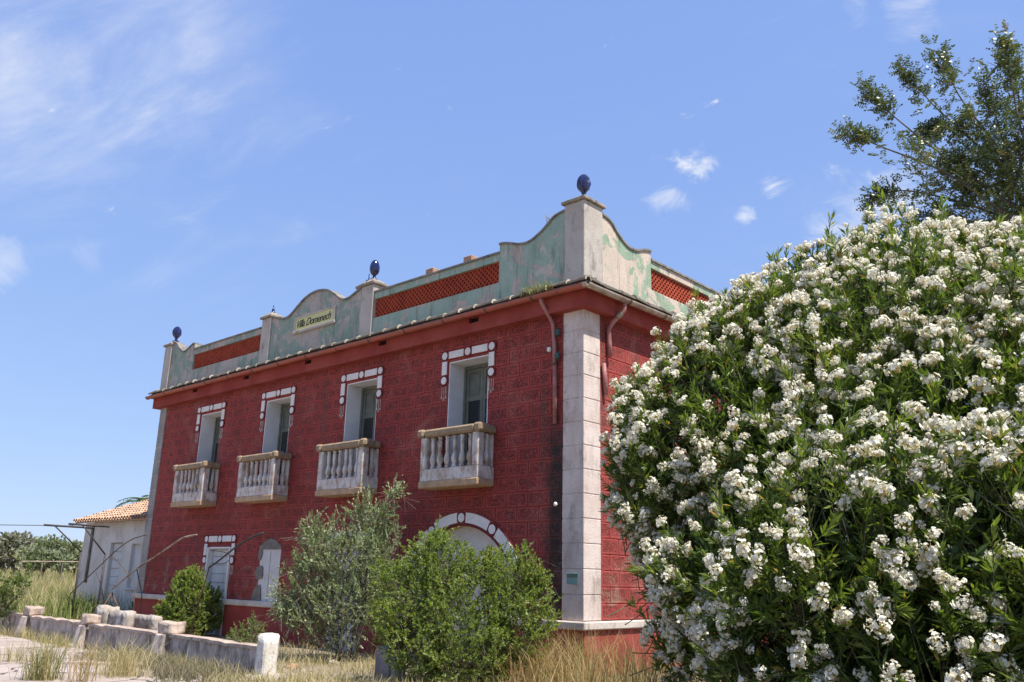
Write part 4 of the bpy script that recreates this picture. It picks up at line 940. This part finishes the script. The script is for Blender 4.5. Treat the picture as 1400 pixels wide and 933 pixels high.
# loose stones and broken pieces lying about
def stone(p, r, mat, label, squash=.6):
    import bmesh
    bm = bmesh.new(); bmesh.ops.create_icosphere(bm, subdivisions=2, radius=r); sd_ = Vector((random.random() * 50, random.random() * 50, 0))
    for v in bm.verts: v.co *= 1 + .35 * mnoise.noise(v.co / r * 1.1 + sd_); v.co.z *= squash; v.co.x *= 1.3
    me = bpy.data.meshes.new('rock'); bm.to_mesh(me); bm.free()
    o = put('rock', me, mat, None, p); o.rotation_euler = (random.uniform(-.2, .2), random.uniform(-.2, .2), random.random() * 3); tag(o, label, 'rock', 'loose stones along the low wall')
for (u, v), r, mt, lb in (((206, 903), .17, 'post_white', 'large pale stone at the foot of the low wall pier nearest the white post'), ((112, 884), .14, 'rubble', 'flat pale stone lying at the foot of the middle pier of the low wall'), ((95, 885), .10, 'rubble', 'small stone on the concrete edge left of the middle pier'), ((30, 868), .16, 'rubble', 'rounded stone at the far left foot of the low wall'), ((73, 879), .10, 'brick_clay', 'broken piece of red brick on the concrete edge'), ((398, 912), .12, 'brick_clay', 'reddish broken brick on the ground just right of the white post'), ((455, 905), .12, 'rubble', 'pale stone on the rubble bank below the grey-green shrub'), ((558, 930), .15, 'post_white', 'white broken lump right of the grey post'), ((778, 931), .15, 'brick_clay', 'pale brick lump at the foot of the villa corner')):
    p = at(u, v, 'z', -.97); stone((p[0], p[1], -.96 if v < 890 else -.98), r, mt, lb)
bd = thing('fallen_board', 'long pale broken slab lying across the concrete yard', 'slab', (*at(150, 908, 'z', -.94)[:2], -.94))
p = at(92, 907, 'z', -.93); q = at(195, 909, 'z', -.93); d_ = unit((q - p)[:2]); nn_ = np.array([-d_[1], d_[0]]) * .09
put('board', MB().prism([tuple(p[:2] - nn_), tuple(q[:2] - nn_), tuple(q[:2] + nn_), tuple(p[:2] + nn_)], 'z', -.944, -.90), 'low_coping', bd)
# gravelly rubble bank (uncountable)
V = []; T = []
def chips(n, x0, x1, y0, y1, s0, s1):
    P = np.stack([RG.uniform(x0, x1, n), RG.uniform(y0, y1, n), np.full(n, -.985)], 1); s_ = RG.uniform(s0, s1, n) ** 1
    out = MB()
    for i in range(n):
        a = RG.random() * 6.28; r = s_[i]; vs = [(P[i, 0] + r * math.cos(a + 2.09 * k) * RG.uniform(.6, 1.2), P[i, 1] + r * math.sin(a + 2.09 * k) * RG.uniform(.6, 1.2), P[i, 2] + RG.uniform(-.02, .01)) for k in range(3)]
        tp = [(x_ * .6 + P[i, 0] * .4, y_ * .6 + P[i, 1] * .4, P[i, 2] + r * RG.uniform(.35, .8)) for x_, y_, _ in vs]
        out.add(vs + tp, [(3, 4, 5), (0, 1, 4, 3), (1, 2, 5, 4), (2, 0, 3, 5)])
    return out
ch = chips(520, -7.5, -.5, -6.6, -3.2, .02, .07); c2 = chips(260, -15, -7, -5.3, -4.85, .02, .07); ch.add(c2.v, c2.f); c3 = chips(260, -9, -3.2, -7.4, -5.6, .015, .05); ch.add(c3.v, c3.f)
tag(put('rubble', ch.mesh('rubble', False, False), 'rubble'), 'scattered stone chips and rubble on the ground before the low wall', 'rubble', kind='stuff')

# ------------------------------------------------------------------ vegetation
def stems(base, tips, r0, mat, parent, name='trunk', wig=.12, seg=5, mid=None):
    m = MB()
    for p in tips:
        b = np.array(base) + np.array([random.uniform(-.2, .2), random.uniform(-.2, .2), 0]) * (1 if len(tips) > 1 else 0)
        p = np.array(p); L = np.linalg.norm(p - b); n = 7; pts = []
        for i in range(n + 1):
            q = i / n; h = b + (p - b) * np.array([q ** 1.25, q ** 1.25, q ** .85]); pts.append(h + (RG.normal(size=3) * wig * L * .12 if 0 < i < n else 0))
        m.tube(pts, [r0 * (1 - .8 * i / n) * (.7 + .3 * random.random()) for i in range(n + 1)], seg, False)
    return put(name, m.mesh(name, True, False), mat, parent)
def twig_tubes(A, B, r, mat, parent, name='twigs'):
    """thin three-sided sticks from A to B, one joined mesh"""
    n = len(A); d = nrm(B - A); a = nrm(np.cross(d, rdir(n))); b = np.cross(d, a); V = []
    for k in range(3):
        o0 = a * math.cos(2.094 * k) + b * math.sin(2.094 * k); o1 = a * math.cos(2.094 * (k + 1)) + b * math.sin(2.094 * (k + 1))
        V.append(np.stack([A + o0 * r, A + o1 * r, B + o1 * r * .5, B + o0 * r * .5], 1))
    return tag(put(name, quadmesh(name, np.concatenate(V)), mat, parent), kind='stuff')
def foliage(name, V, mat, parent, tint=None):
    if tint is None: tint = RG.random(len(V))
    return tag(put(name, quadmesh(name, V, tint), mat, parent), kind='stuff')
def pxblobs(lst): 
    out = []
    for u, v, r, dist, *sq in lst:
        c = atd(u, v, dist); R_ = r * dist / F_PX * 1.06; out.append((c, np.array([R_, R_, R_ * (sq[0] if sq else 1)])))
    return out

# --- the white oleander
OB = pxblobs([(u_, v_, r_, d_ * 1.13) for u_, v_, r_, d_ in [(1230, 610, 225, 9.2), (1000, 620, 140, 8.7), (1110, 510, 110, 9.1), (925, 670, 88, 8.5), (900, 565, 54, 8.7), (1015, 485, 74, 9.0), (1105, 432, 76, 9.3), (1240, 404, 98, 9.4), (1385, 432, 105, 9.5), (1015, 805, 104, 7.7), (915, 772, 40, 8.2), (1170, 810, 170, 7.0), (1390, 810, 185, 6.9), (1560, 640, 250, 9.0), (1300, 660, 165, 7.8), (1600, 860, 220, 6.9), (1090, 690, 112, 7.8), (1480, 490, 135, 9.5), (935, 885, 34, 7.8), (950, 505, 44, 8.9), (1200, 540, 110, 8.4), (1420, 600, 130, 8.0), (1080, 880, 110, 7.0), (1280, 900, 120, 6.4), (1180, 440, 60, 9.2), (1320, 392, 66, 9.4)]])
obase = np.array([7.3, -4.5, -1.0])
ole = thing('oleander', 'huge oleander bush covered in white flower clusters at the right', 'bush', obase)
tips, nor = crown_tips(OB, 7400, (.76, 1.06), .15, 2.0, -.62, .82, -.9, 1.)
inner, inn = crown_tips(OB, 4200, (.30, .82), .10, 1.9, -.7, .40, -.9, 1.)
tdir = nrm(nor * .8 + np.array([0, 0, .45]) + RG.normal(size=tips.shape) * .35); idir = nrm(inn * .5 + np.array([0, 0, .5]) + RG.normal(size=inn.shape) * .5)
so_ = RG.choice(len(tips), 190, replace=False); sdir = nrm(nor[so_] * .6 + np.array([0, 0, .9]) + RG.normal(size=(190, 3)) * .45); sln = RG.uniform(.15, .55, 190)
spos = tips[so_] + sdir * sln[:, None]
tl = .34
Vt, k1 = twig_leaves(tips - tdir * tl * .85, tdir, 19, tl, .125, .0115, .85, .10, .1)
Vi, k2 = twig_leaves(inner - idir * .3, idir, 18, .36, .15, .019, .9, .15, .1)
Vs, k3 = twig_leaves(tips[so_], sdir, 24, sln, .125, .0115, .75, .05, .2)
base_t = np.clip(.45 + .28 * lumps(tips, 2.3, 3.)[k1] + RG.normal(size=len(k1)) * .16, 0, .95); base_t[RG.random(len(base_t)) < .018] = 1.
foliage('foliage', np.concatenate([Vt, Vs, Vi]), 'oleander_leaf', ole, np.concatenate([base_t, np.clip(.72 + RG.normal(size=len(k3)) * .14, 0, .96), np.clip(.2 + RG.normal(size=len(k2)) * .12, 0, .9)]))  # inner leaves tinted darker, interior shade put into the colour
twig_tubes(np.concatenate([tips - tdir * .75 - np.array([0, 0, .12]), tips[so_]]), np.concatenate([tips, spos]), .006, 'twig_green', ole)
sel = RG.choice(len(tips), 60, replace=False); stems(obase, list(tips[sel] - tdir[sel] * .3), .045, 'bark', ole, 'stem', .5)
# flower clusters
def cluster_mesh(i):
    nfl = int(RG.integers(24, 34)); d = rdir(nfl * 3); d = d[d[:, 2] > -.25][:nfl]; nfl = len(d); Vq = []; tq = []
    for q in range(nfl):
        c = d[q] * np.array([.082, .082, .066]) * RG.uniform(.40, 1.1); n_ = unit(d[q] + RG.normal(size=3) * .35); a = unit(np.cross(n_, RG.normal(size=3))); b = np.cross(n_, a); s_ = RG.uniform(.0135, .0190); ph = RG.random() * 6
        tn = RG.random() * .85
        for k in range(5):
            an = ph + 1.2566 * k; r_ = a * math.cos(an) + b * math.sin(an); t_ = -a * math.sin(an) + b * math.cos(an)
            Vq.append([c - n_ * .006, c + r_ * s_ * .75 - t_ * s_ * .52 + n_ * .004, c + r_ * s_ * 1.25 + t_ * s_ * .25 - n_ * .002, c + r_ * s_ * .7 + t_ * s_ * .55 + n_ * .004]); tq.append(tn)
    for q in range(nfl):    # flower stalks
        c = Vq[q * 5][0]; w2 = unit(np.cross(c, RG.normal(size=3))) * .0028; Vq.append([np.array([0, 0, -.05]) - w2, np.array([0, 0, -.05]) + w2, c + w2, c - w2]); tq.append(1.)
    for q in range(7):      # buds and faded flowers
        c = rdir(1)[0] * .065; c[2] = abs(c[2]) + .01; a = rdir(1)[0] * .010; b = unit(np.cross(a, rdir(1)[0])) * .005; Vq.append([c - a, c + b, c + a * 1.6, c - b]); tq.append(.90 + .1 * RG.random())
    me = quadmesh('flower_cluster', np.array(Vq), np.array(tq)); me.materials.append(MATS['oleander_flower']); return me
CM = [cluster_mesh(i) for i in range(9)]
fl_ok = (lumps(tips, 2.6, 9.) + .36 * RG.normal(size=len(tips)) + .06 * nor[:, 2] + .10 * nor[:, 0] + .13 * np.clip((tips[:, 2] - 1.2) / 2.2, -1.2, 1.2)) > -.30
fp = tips[fl_ok] + tdir[fl_ok] * .10; fd = tdir[fl_ok]; fp = fp + np.array([0, 0, .02])
dcam = np.linalg.norm(fp - CAM, axis=1); vx = (fp - CAM) @ FW; uu = 700 + F_PX * ((fp - CAM) @ RT) / vx; vv = 466.5 - F_PX * ((fp - CAM) @ UP) / vx
facing = ((CAM - fp) / dcam[:, None] * nor[fl_ok]).sum(1)
score = dcam - 2.5 * facing + 20 * ((uu < 0) | (uu > 1400) | (vv > 933)); order = np.argsort(score)
VV = []; TT = []
mv = []
for me in CM:
    c_ = np.empty(len(me.vertices) * 3, np.float32); me.vertices.foreach_get('co', c_); a_ = np.empty(len(me.vertices), np.float32); me.attributes['tint'].data.foreach_get('value', a_); mv.append((c_.reshape(-1, 4, 3), a_.reshape(-1, 4)[:, 0]))
for j, i in enumerate(order):
    d_ = Vector(unit(fd[i] + RG.normal(size=3) * .3)); rot = d_.to_track_quat('Z', 'Y').to_matrix() @ Matrix.Rotation(random.random() * 6.28, 3, 'Z'); s_ = random.choice((random.uniform(.4, .7), random.uniform(.6, .95), random.uniform(.75, 1.15))); ci = random.randrange(9)
    if j < 300:
        o = link(bpy.data.objects.new('flower_cluster', CM[ci]), ole, fp[i]); o.rotation_euler = rot.to_euler(); o.scale = (s_, s_, s_)
    else:
        VV.append(mv[ci][0] @ np.array(rot).T * s_ + fp[i]); TT.append(mv[ci][1])
foliage('far_flowers', np.concatenate(VV), 'oleander_flower', ole, np.concatenate(TT))

# --- carob tree behind it
cbase = np.array([*atd(1420, 900, 14.5)[:2], -1.0])
car = thing('carob_tree', 'dark green carob tree reaching up behind the oleander at the top right', 'tree', cbase)
def px3(u, v, d): return atd(u, v, d)
fork = px3(1440, 420, 14.3); fork2 = px3(1385, 300, 14.2)
stems(cbase, [fork], .19, 'bark', car, 'trunk', .15, 8)
brs = [((1400, 300), (1300, 235), (1210, 208), (1160, 186)), ((1400, 280), (1320, 220), (1245, 168), (1186, 128)), ((1390, 260), (1330, 190), (1280, 140), (1240, 88)), ((1400, 260), (1350, 190), (1315, 130), (1290, 82)), ((1420, 260), (1400, 180), (1385, 110), (1375, 60)), ((1390, 300), (1310, 275), (1240, 262), (1195, 265)), ((1430, 250), (1440, 150), (1450, 40)), ((1380, 250), (1330, 200), (1300, 175), (1265, 180)), ((1400, 330), (1330, 320), (1280, 300), (1255, 305)), ((1420, 240), (1400, 150), (1395, 90)), ((1440, 280), (1520, 180), (1560, 90)), ((1400, 270), (1350, 240), (1310, 215)), ((1420, 300), (1360, 270), (1320, 260)), ((1400, 220), (1370, 180), (1355, 120)), ((1410, 330), (1370, 310), (1340, 330)), ((1450, 300), (1540, 260), (1620, 220))]
bm_ = MB(); TS = []; TD = []
for bi, br in enumerate(brs):
    dd_ = 14.2 + random.uniform(-.9, .9); P = [fork2 + RG.normal(size=3) * .15] + [px3(u, v, dd_) + RG.normal(size=3) * .05 for u, v in br]
    P = smoothpath(P, 6); n = len(P); bm_.tube(P, [.030 * (1 - .85 * i / n) for i in range(n)], 5, False)
    ln = np.array(P)
    for q in range(n):
        fr_ = q / n
        if fr_ < .25: continue
        d_ = unit(ln[min(q + 1, n - 1)] - ln[max(q - 1, 0)])
        kk = 6 if fr_ > .76 else (3 if len(br) < 4 or fr_ < .6 else 3)
        if .62 <= fr_ <= .74 and len(br) == 4 and bi < 6: kk = 0
        for _ in range(kk):
            o_ = rdir(1)[0]; sp_l = .06 if fr_ > .78 else .28
            dirn = unit(d_ * .8 + o_ * .8 + np.array([0, 0, .2])); TS.append(ln[q] + o_ * sp_l * RG.random() + d_ * .08 * RG.normal()); TD.append(dirn)
for (u, v, r, n_) in ((1375, 235, 80, 16), (1315, 250, 60, 16), (1385, 135, 50, 8), (1330, 180, 50, 10), (1290, 290, 50, 18), (1450, 180, 90, 24), (1240, 285, 24, 8), (1385, 300, 60, 14), (1500, 250, 110, 60), (1270, 230, 40, 16), (1255, 190, 22, 8)):
    for _ in range(n_):
        o_ = rdir(1)[0] * RG.random() ** .4; TS.append(px3(u, v, 14.2) + o_ * r * 14.2 / F_PX); TD.append(unit(o_ * .5 + RG.normal(size=3) * .5 + np.array([0, 0, .3])))
put('branch', bm_.mesh('branch', True, False), 'bark', car)
TS = np.array(TS); TD = np.array(TD)
# pinnate leaves: pairs of rounded leaflets along a rachis
rn = 3; rs = np.repeat(TS, rn, 0) + RG.normal(size=(len(TS) * rn, 3)) * .05; rd = nrm(np.repeat(TD, rn, 0) + RG.normal(size=(len(TS) * rn, 3)) * .55); LQ = []
sd_ = nrm(np.cross(rd, RG.normal(size=rd.shape) * .4 + np.array([0, 0, 1]))); RL = .20
for k in range(5):
    for s_ in (-1, 1):
        LQ.append(leaf_quads(rs + rd * RL * (k + .6) / 5, nrm(rd * .5 + sd_ * s_ + RG.normal(size=rd.shape) * .15), .060, .0165, .8, .1))
LQ = np.concatenate(LQ); tcl = np.tile(np.clip(.4 + .35 * lumps(rs, 3., 2.) + RG.normal(size=len(rs)) * .2, 0, .97), 10); tcl[RG.random(len(tcl)) < .02] = 1
foliage('foliage', LQ, 'carob_leaf', car, tcl); twig_tubes(rs, rs + rd * RL, .003, 'twig_green', car)

# --- shrubs before the villa
def shrub(name, label, base, blobs, ntip, per, tl, L, W, mat, bark, rough=.18, f=2.6, gap=-.5, shell=(.55, 1.05), inside=.45, upd=.5, spread=.8, seed=0., nst=14, r0=.03, fmean=.45, twr=.004, cat='shrub'):
    o = thing(name, label, cat, base); tp, nr = crown_tips(blobs, ntip, shell, rough, f, gap, inside, -.95, seed)
    dr = nrm(nr * .7 + np.array([0, 0, upd]) + RG.normal(size=tp.shape) * .4); ll = tl * (.7 + .7 * RG.random(len(tp)))
    Vv, kk = twig_leaves(tp - dr * (ll * .8)[:, None], dr, per, ll, L, W, spread, 0, .05)
    tt = np.clip(fmean + .22 * lumps(tp, 3., seed)[kk] + RG.normal(size=len(kk)) * .17, 0, .93); tt[RG.random(len(tt)) < .012] = 1
    foliage('crown', Vv, mat, o, tt); twig_tubes(tp - dr * (ll * 1.6)[:, None], tp, twr, bark, o)
    sel = RG.choice(len(tp), min(nst, len(tp)), replace=False); stems(base, list(tp[sel] - dr[sel] * .2), r0, bark, o, 'trunk', .35)
    return o
# bright green lentisk, about 15.6 m away
gb = at(630, 940, 'z', -1); D2 = math.hypot(gb[0] - CAM[0], gb[1] - CAM[1])
shrub('lentisk_bush', 'dense bright green bush in front of the arched doorway', gb, pxblobs([(635, 845, 74, D2), (600, 775, 42, D2), (604, 728, 15, D2), (700, 795, 38, D2), (705, 830, 45, D2 - .2), (560, 825, 50, D2), (575, 870, 45, D2 - .3), (640, 890, 60, D2 - .4), (700, 870, 40, D2 - .3), (655, 774, 24, D2 - .1), (585, 752, 18, D2), (718, 752, 12, D2), (738, 800, 15, D2), (542, 795, 22, D2), (668, 760, 14, D2), (540, 850, 26, D2), (735, 850, 22, D2)]), 2900, 22, .26, .052, .0135, 'lentisk_leaf', 'bark', .30, 3.6, -.36, (.45, 1.16), .5, .45, .85, 1.5, 9, .03, .45, .003)
# grey-green wild olive
ob = at(475, 905, 'z', -1); D3 = math.hypot(ob[0] - CAM[0], ob[1] - CAM[1])
shrub('wild_olive', 'loose grey-green wild olive shrub left of the bright green bush', ob, pxblobs([(478, 760, 50, D3), (522, 705, 26, D3), (540, 668, 15, D3), (498, 695, 22, D3), (440, 740, 32, D3), (425, 720, 18, D3), (470, 820, 55, D3), (410, 800, 30, D3), (520, 800, 45, D3), (385, 825, 16, D3), (440, 835, 38, D3), (515, 745, 36, D3), (425, 765, 24, D3), (400, 835, 22, D3)]), 2000, 26, .34, .058, .0115, 'olive_leaf', 'bark_pale', .34, 3.6, -.16, (.35, 1.06), .35, .7, .6, 4.2, 12, .030, .5, .003)
sb = np.array([-13.3, -1.1, -1.]); D4 = math.hypot(sb[0] - CAM[0], sb[1] - CAM[1])
shrub('young_lentisk', 'small green shrub growing behind the low wall before the walled-up door', sb, pxblobs([(258, 830, 32, D4), (255, 805, 22, D4), (262, 793, 14, D4), (235, 838, 20, D4), (280, 838, 22, D4), (262, 855, 28, D4), (222, 835, 8, D4), (292, 815, 10, D4)]), 1000, 22, .24, .07, .018, 'lentisk_leaf', 'bark', .16, 3., -.5, (.5, 1.06), .45, .5, .85, 7.)
sb = at(330, 884, 'z', -1); D5 = math.hypot(sb[0] - CAM[0], sb[1] - CAM[1])
shrub('low_weed_bush', 'small yellow-green weed bush beside the white post, against the red plinth', sb, pxblobs([(330, 868, 16, D5), (345, 865, 14, D5), (320, 872, 10, D5), (345, 845, 6, D5), (360, 880, 12, D5)]), 170, 14, .2, .06, .010, 'green_weed', 'bark_pale', .2, 3., -.6, (.3, 1.1), .3, .7, .8, 3., 6, .012)
sb = np.array([-20.6, -.3, -1.]); D6 = math.hypot(sb[0] - CAM[0], sb[1] - CAM[1])
shrub('dark_weed_bush', 'dark green weeds at the left foot of the white outbuilding', sb, pxblobs([(115, 832, 13, D6), (128, 838, 11, D6), (100, 828, 10, D6), (190, 832, 11, D6)]), 190, 14, .3, .08, .014, 'green_weed', 'bark_pale', .2, 3., -.6, (.3, 1.1), .3, .7, .8, 3.4, 6, .012, .2)
sb = np.array([*atd(8, 850, 27)[:2], -1.]); 
shrub('bramble', 'green bramble at the left edge behind the low wall', sb, pxblobs([(12, 806, 16, 27), (32, 790, 9, 27), (5, 828, 14, 27), (38, 776, 5, 27), (-20, 812, 22, 27)]), 190, 14, .35, .09, .022, 'green_weed', 'bark_pale', .2, 3., -.6, (.3, 1.1), .3, .7, .8, 3.9, 8, .015, .35)

# --- grass and weeds
def blades(P, h, lean, w_, bend=.5):
    n = len(P); h = h[:, None]; az = RG.random(n) * 2 * np.pi; out = np.stack([np.cos(az), np.sin(az), np.zeros(n)], 1); sd = np.stack([-np.sin(az + RG.normal(size=n)), np.cos(az + RG.normal(size=n)), np.zeros(n)], 1)
    ln = (lean * RG.random(n) ** .7)[:, None]; m_ = P + np.array([0, 0, 1.]) * h * .55 + out * ln * h * .35; t_ = P + np.array([0, 0, 1.]) * h * (1 - .25 * ln) + out * ln * h
    w_ = np.broadcast_to(w_, (n,))[:, None]
    return np.stack([P - sd * w_, P + sd * w_, m_ + sd * w_ * .8, m_ - sd * w_ * .8, t_ + sd * w_ * .2, t_ - sd * w_ * .2], 1)
def on_ground(xy): return np.stack([xy[:, 0], xy[:, 1], np.array([ground_z(a, b) for a, b in xy]) - .02], 1)
def clumped(n, x0, x1, y0, y1, nc, sig):
    c = np.stack([RG.uniform(x0, x1, nc), RG.uniform(y0, y1, nc)], 1); k = RG.integers(0, nc, n); return c[k] + RG.normal(size=(n, 2)) * sig
def grass(name, label, xy, h0, h1, mat, lean=.6, w_=.006, zoff=0., tb=None):
    P = on_ground(xy); P[:, 2] += zoff; n = len(P); V = blades(P, RG.uniform(h0, h1, n), lean, w_); tt = RG.random(n) if tb is None else np.clip(tb + RG.normal(size=n) * .2, 0, 1)
    return tag(put(name, quadmesh(name, V, tt, 6), mat), label, 'grass', kind='stuff')
def notin(xy): 
    k = ~((xy[:, 1] > -.02) & (xy[:, 0] > XL - .1) & (xy[:, 0] < .1)) & ~((xy[:, 1] > .95) & (xy[:, 0] > ax0 - .05) & (xy[:, 0] < ax1 + .2)) & ~((xy[:, 1] > LY - .06) & (xy[:, 1] < LY + .26) & (xy[:, 0] < -3.3) & (xy[:, 0] > -19))
    return xy[k]
# field of tall dry grass to the left and beyond
fx = np.concatenate([np.stack([RG.uniform(-48, -19, 16000), RG.uniform(-6, 6, 16000)], 1), np.stack([RG.uniform(-100, -46, 22000), RG.uniform(-4, 32, 22000)], 1), np.stack([RG.uniform(-45, -26, 7000), RG.uniform(4, 18, 7000)], 1)])
fx = notin(fx); 
grass('grass', 'tall dry grass filling the field behind the low wall at the left', fx[(lumps(np.c_[fx, np.zeros(len(fx))], .35, 2.) + RG.normal(size=len(fx)) * .4) > -.1], .5, 1.35, 'mixed_grass', .55, .012, 0., .62)
gz = fx[(lumps(np.c_[fx, np.zeros(len(fx))], .35, 2.) + RG.normal(size=len(fx)) * .4) <= -.1]
grass('grass', 'greener weeds among the dry field grass at the left', gz, .4, 1.1, 'green_weed', .6, .016)
xy = notin(np.concatenate([clumped(1500, -19, -11, -5.0, -4.62, 34, .10), clumped(800, -11, -3.3, -5.3, -4.75, 34, .12), clumped(1300, -19, -13, -4.3, -.6, 30, .3)]))
grass('grass', 'dry tufts along the foot of the low wall', xy, .08, .42, 'mixed_grass', .8, .005, 0., .6)
xy = notin(np.concatenate([clumped(3600, -8.2, -3.2, -5.7, -4.75, 70, .16), clumped(380, -8, -3, -6.8, -5.6, 22, .10)]))
grass('grass', 'grey-brown dead scrub before the low wall left of the white post', xy, .08, .36, 'grey_scrub', 1.0, .005)
xy = notin(np.concatenate([clumped(5200, -2.9, 1.2, -5.8, -1.2, 110, .24), clumped(2000, -8, -3, -4.2, -.1, 60, .25)]))
grass('grass', 'thin mixed grass on the bank right of the white post', xy, .06, .36, 'mixed_grass', .9, .005, 0., .62)
xy = notin(np.concatenate([clumped(1500, -.6, 3.2, -2.6, -.25, 36, .18), clumped(500, 1.5, 5.0, -4.0, -1.0, 14, .25)]))
grass('grass', 'tall straw-coloured grass before the villa corner', xy, .4, 1.15, 'dry_grass', .7, .0055)
xy = clumped(900, -1.2, .9, -2.7, -1.0, 14, .14)
grass('grass', 'russet dead grass beside the bright green bush', xy, .3, .85, 'russet_grass', .8, .0055)
xy = notin(clumped(2600, .6, 9, -5, .4, 60, .3)); grass('grass', 'green and dry grass under the oleander', xy, .15, .6, 'mixed_grass', .8, .006)
def tuft(u, v, n, h0, h1, label, mat='mixed_grass', sig=.12, tb=.45):
    p = at(u, v, 'z', -.95); P = np.c_[p[0] + RG.normal(size=n) * sig, p[1] + RG.normal(size=n) * sig, np.full(n, -.97)]
    V = blades(P, RG.uniform(h0, h1, n), .75, .005); V -= np.array([p[0], p[1], -.97]); tt = np.clip(tb + RG.normal(size=n) * .22, 0, 1)
    tag(put('grass_tuft', quadmesh('grass_tuft', V, tt, 6), mat, None, (p[0], p[1], -.97)), label, 'grass', 'grass tufts on the concrete yard')
tuft(56, 930, 260, .25, .85, 'tall green-yellow grass tuft growing from the concrete at the left', tb=.35)
tuft(165, 925, 260, .2, .75, 'dry straw tuft at the edge of the concrete, in front of the stone', tb=.8, sig=.2)
tuft(20, 905, 90, .15, .5, 'small thin grass tuft at the far left of the concrete', tb=.6)
tuft(105, 933, 60, .3, .8, 'few long dry stalks on the concrete right of the tall tuft', 'dry_grass')
# weeds rooted in the gutter
n = 330; xg = -.98 + np.clip(RG.normal(size=n), -1.8, 1.8) * .24; P = np.c_[xg, np.full(n, -.33) + RG.normal(size=n) * .05, np.full(n, 6.50)]
Vg = blades(P, RG.uniform(.08, .30, n), 1.2, .006); o_ = np.array([-.98, -.33, 6.5])
tag(put('gutter_weed', quadmesh('gutter_weed', Vg - o_, np.clip(.3 + RG.normal(size=n) * .25, 0, 1), 6), 'mixed_grass', None, o_), 'green weeds sprouting from the gutter near the villa corner', 'weed')
p = at(758, 300, 'y', .1); n = 60
Vg = blades(np.c_[p[0] + RG.normal(size=n) * .07, .1 + RG.normal(size=n) * .04, np.full(n, p[2] - .04)], RG.uniform(.05, .20, n), 1.2, .007)
tag(put('parapet_weed', quadmesh('parapet_weed', Vg - p, RG.random(n), 6), 'russet_grass', None, p), 'small reddish weed on the curved parapet beside the corner pier', 'weed')

# --- far trees, fence, palm
def far_tree(name, label, u, v, dist, w_px, h_px, mat, n=420, seed=0.):
    v += 6; h_px *= .8; c = atd(u, v, dist); k = dist / F_PX; b = np.array([c[0], c[1], ground_z(c[0], c[1])]); o = thing(name, label, 'tree', b, 'trees beyond the field')
    blobs = [(c + np.array([random.uniform(-.5, .5) * w_px * k * .6, random.uniform(-.5, .5) * w_px * k * .6, random.uniform(-.35, .25) * h_px * k]), np.array([w_px * k * random.uniform(.22, .34), w_px * k * .3, h_px * k * random.uniform(.22, .34)])) for _ in range(7)]
    tp, nr = crown_tips(blobs, n, (.5, 1.05), .2, .9, -.6, .3, -.9, seed); dr = nrm(nr + np.array([0, 0, .4]))
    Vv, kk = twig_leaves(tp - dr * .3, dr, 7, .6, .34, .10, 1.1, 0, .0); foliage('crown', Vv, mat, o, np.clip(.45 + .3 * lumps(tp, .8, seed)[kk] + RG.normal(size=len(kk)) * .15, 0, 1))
    stems(b, [c + np.array([0, 0, -.1 * h_px * k]), blobs[0][0], blobs[1][0]], .16, 'bark', o, 'trunk', .3)
for i, a in enumerate([('far_tree', 'tall grey-leaved tree, highest of the far trees at the left', 22, 742, 78, 40, 38, 'far_leaf_grey_haze'), ('far_tree', 'greyish tree at the far left edge beyond the field', -8, 752, 80, 34, 32, 'far_leaf_grey_haze'), ('far_tree', 'rounded dark green tree in the middle of the far row', 50, 746, 84, 26, 22, 'far_leaf_haze'), ('far_tree', 'broad green tree left of the outbuilding, beyond the field', 85, 749, 76, 46, 36, 'far_leaf_haze'), ('far_tree', 'lower green bushy tree between the far trees', 60, 757, 72, 44, 20, 'far_leaf_haze'), ('far_tree', 'green tree hard against the outbuilding corner, beyond the field', 108, 752, 76, 26, 30, 'far_leaf_haze')]): far_tree(*a, seed=i * 1.7)
fp0, fp1 = atd(30, 767.5, 66), atd(140, 768.5, 66)
fc = thing('far_fence', 'pale horizontal rail fence across the far edge of the field', 'fence', (*fp0[:2], ground_z(*fp0[:2])))
put('rail', MB().tube([fp0, fp1], .028, 5), 'low_coping', fc)
for q in np.linspace(0, 1, 5): pp_ = fp0 + (fp1 - fp0) * q; put('fence_post', MB().tube([(pp_[0], pp_[1], ground_z(pp_[0], pp_[1]) - .1), pp_], .022, 5), 'pillar_grey', fc)
pc = atd(207, 690, 44); pm = thing('palm_tree', 'palm fronds showing above the outbuilding roof', 'tree', (pc[0], pc[1], -1))
put('trunk', MB().tube([(pc[0], pc[1], -1.1), (pc[0] + .1, pc[1], 1.0), tuple(pc)], [.28, .22, .18], 8), 'bark', pm)
LV = []
for k in range(22):
    a = k * 2.4; el = .1 + .8 * ((k * .37) % 1); L = 1.45; prev = pc.copy(); d_ = np.array([math.cos(a) * math.cos(el), math.sin(a) * math.cos(el), math.sin(el)])
    for q in range(14):
        d_ = unit(d_ + np.array([0, 0, -.085])); nxt = prev + d_ * L / 14; sd__ = unit(np.cross(d_, [0, 0, 1]))
        for s_ in (-1, 1): LV.append(leaf_quads(nxt[None], unit(d_ * .7 + sd__ * s_ - np.array([0, 0, .25]))[None], .42, .02)[0])
        prev = nxt
foliage('fronds', np.array(LV), 'palm_leaf', pm)
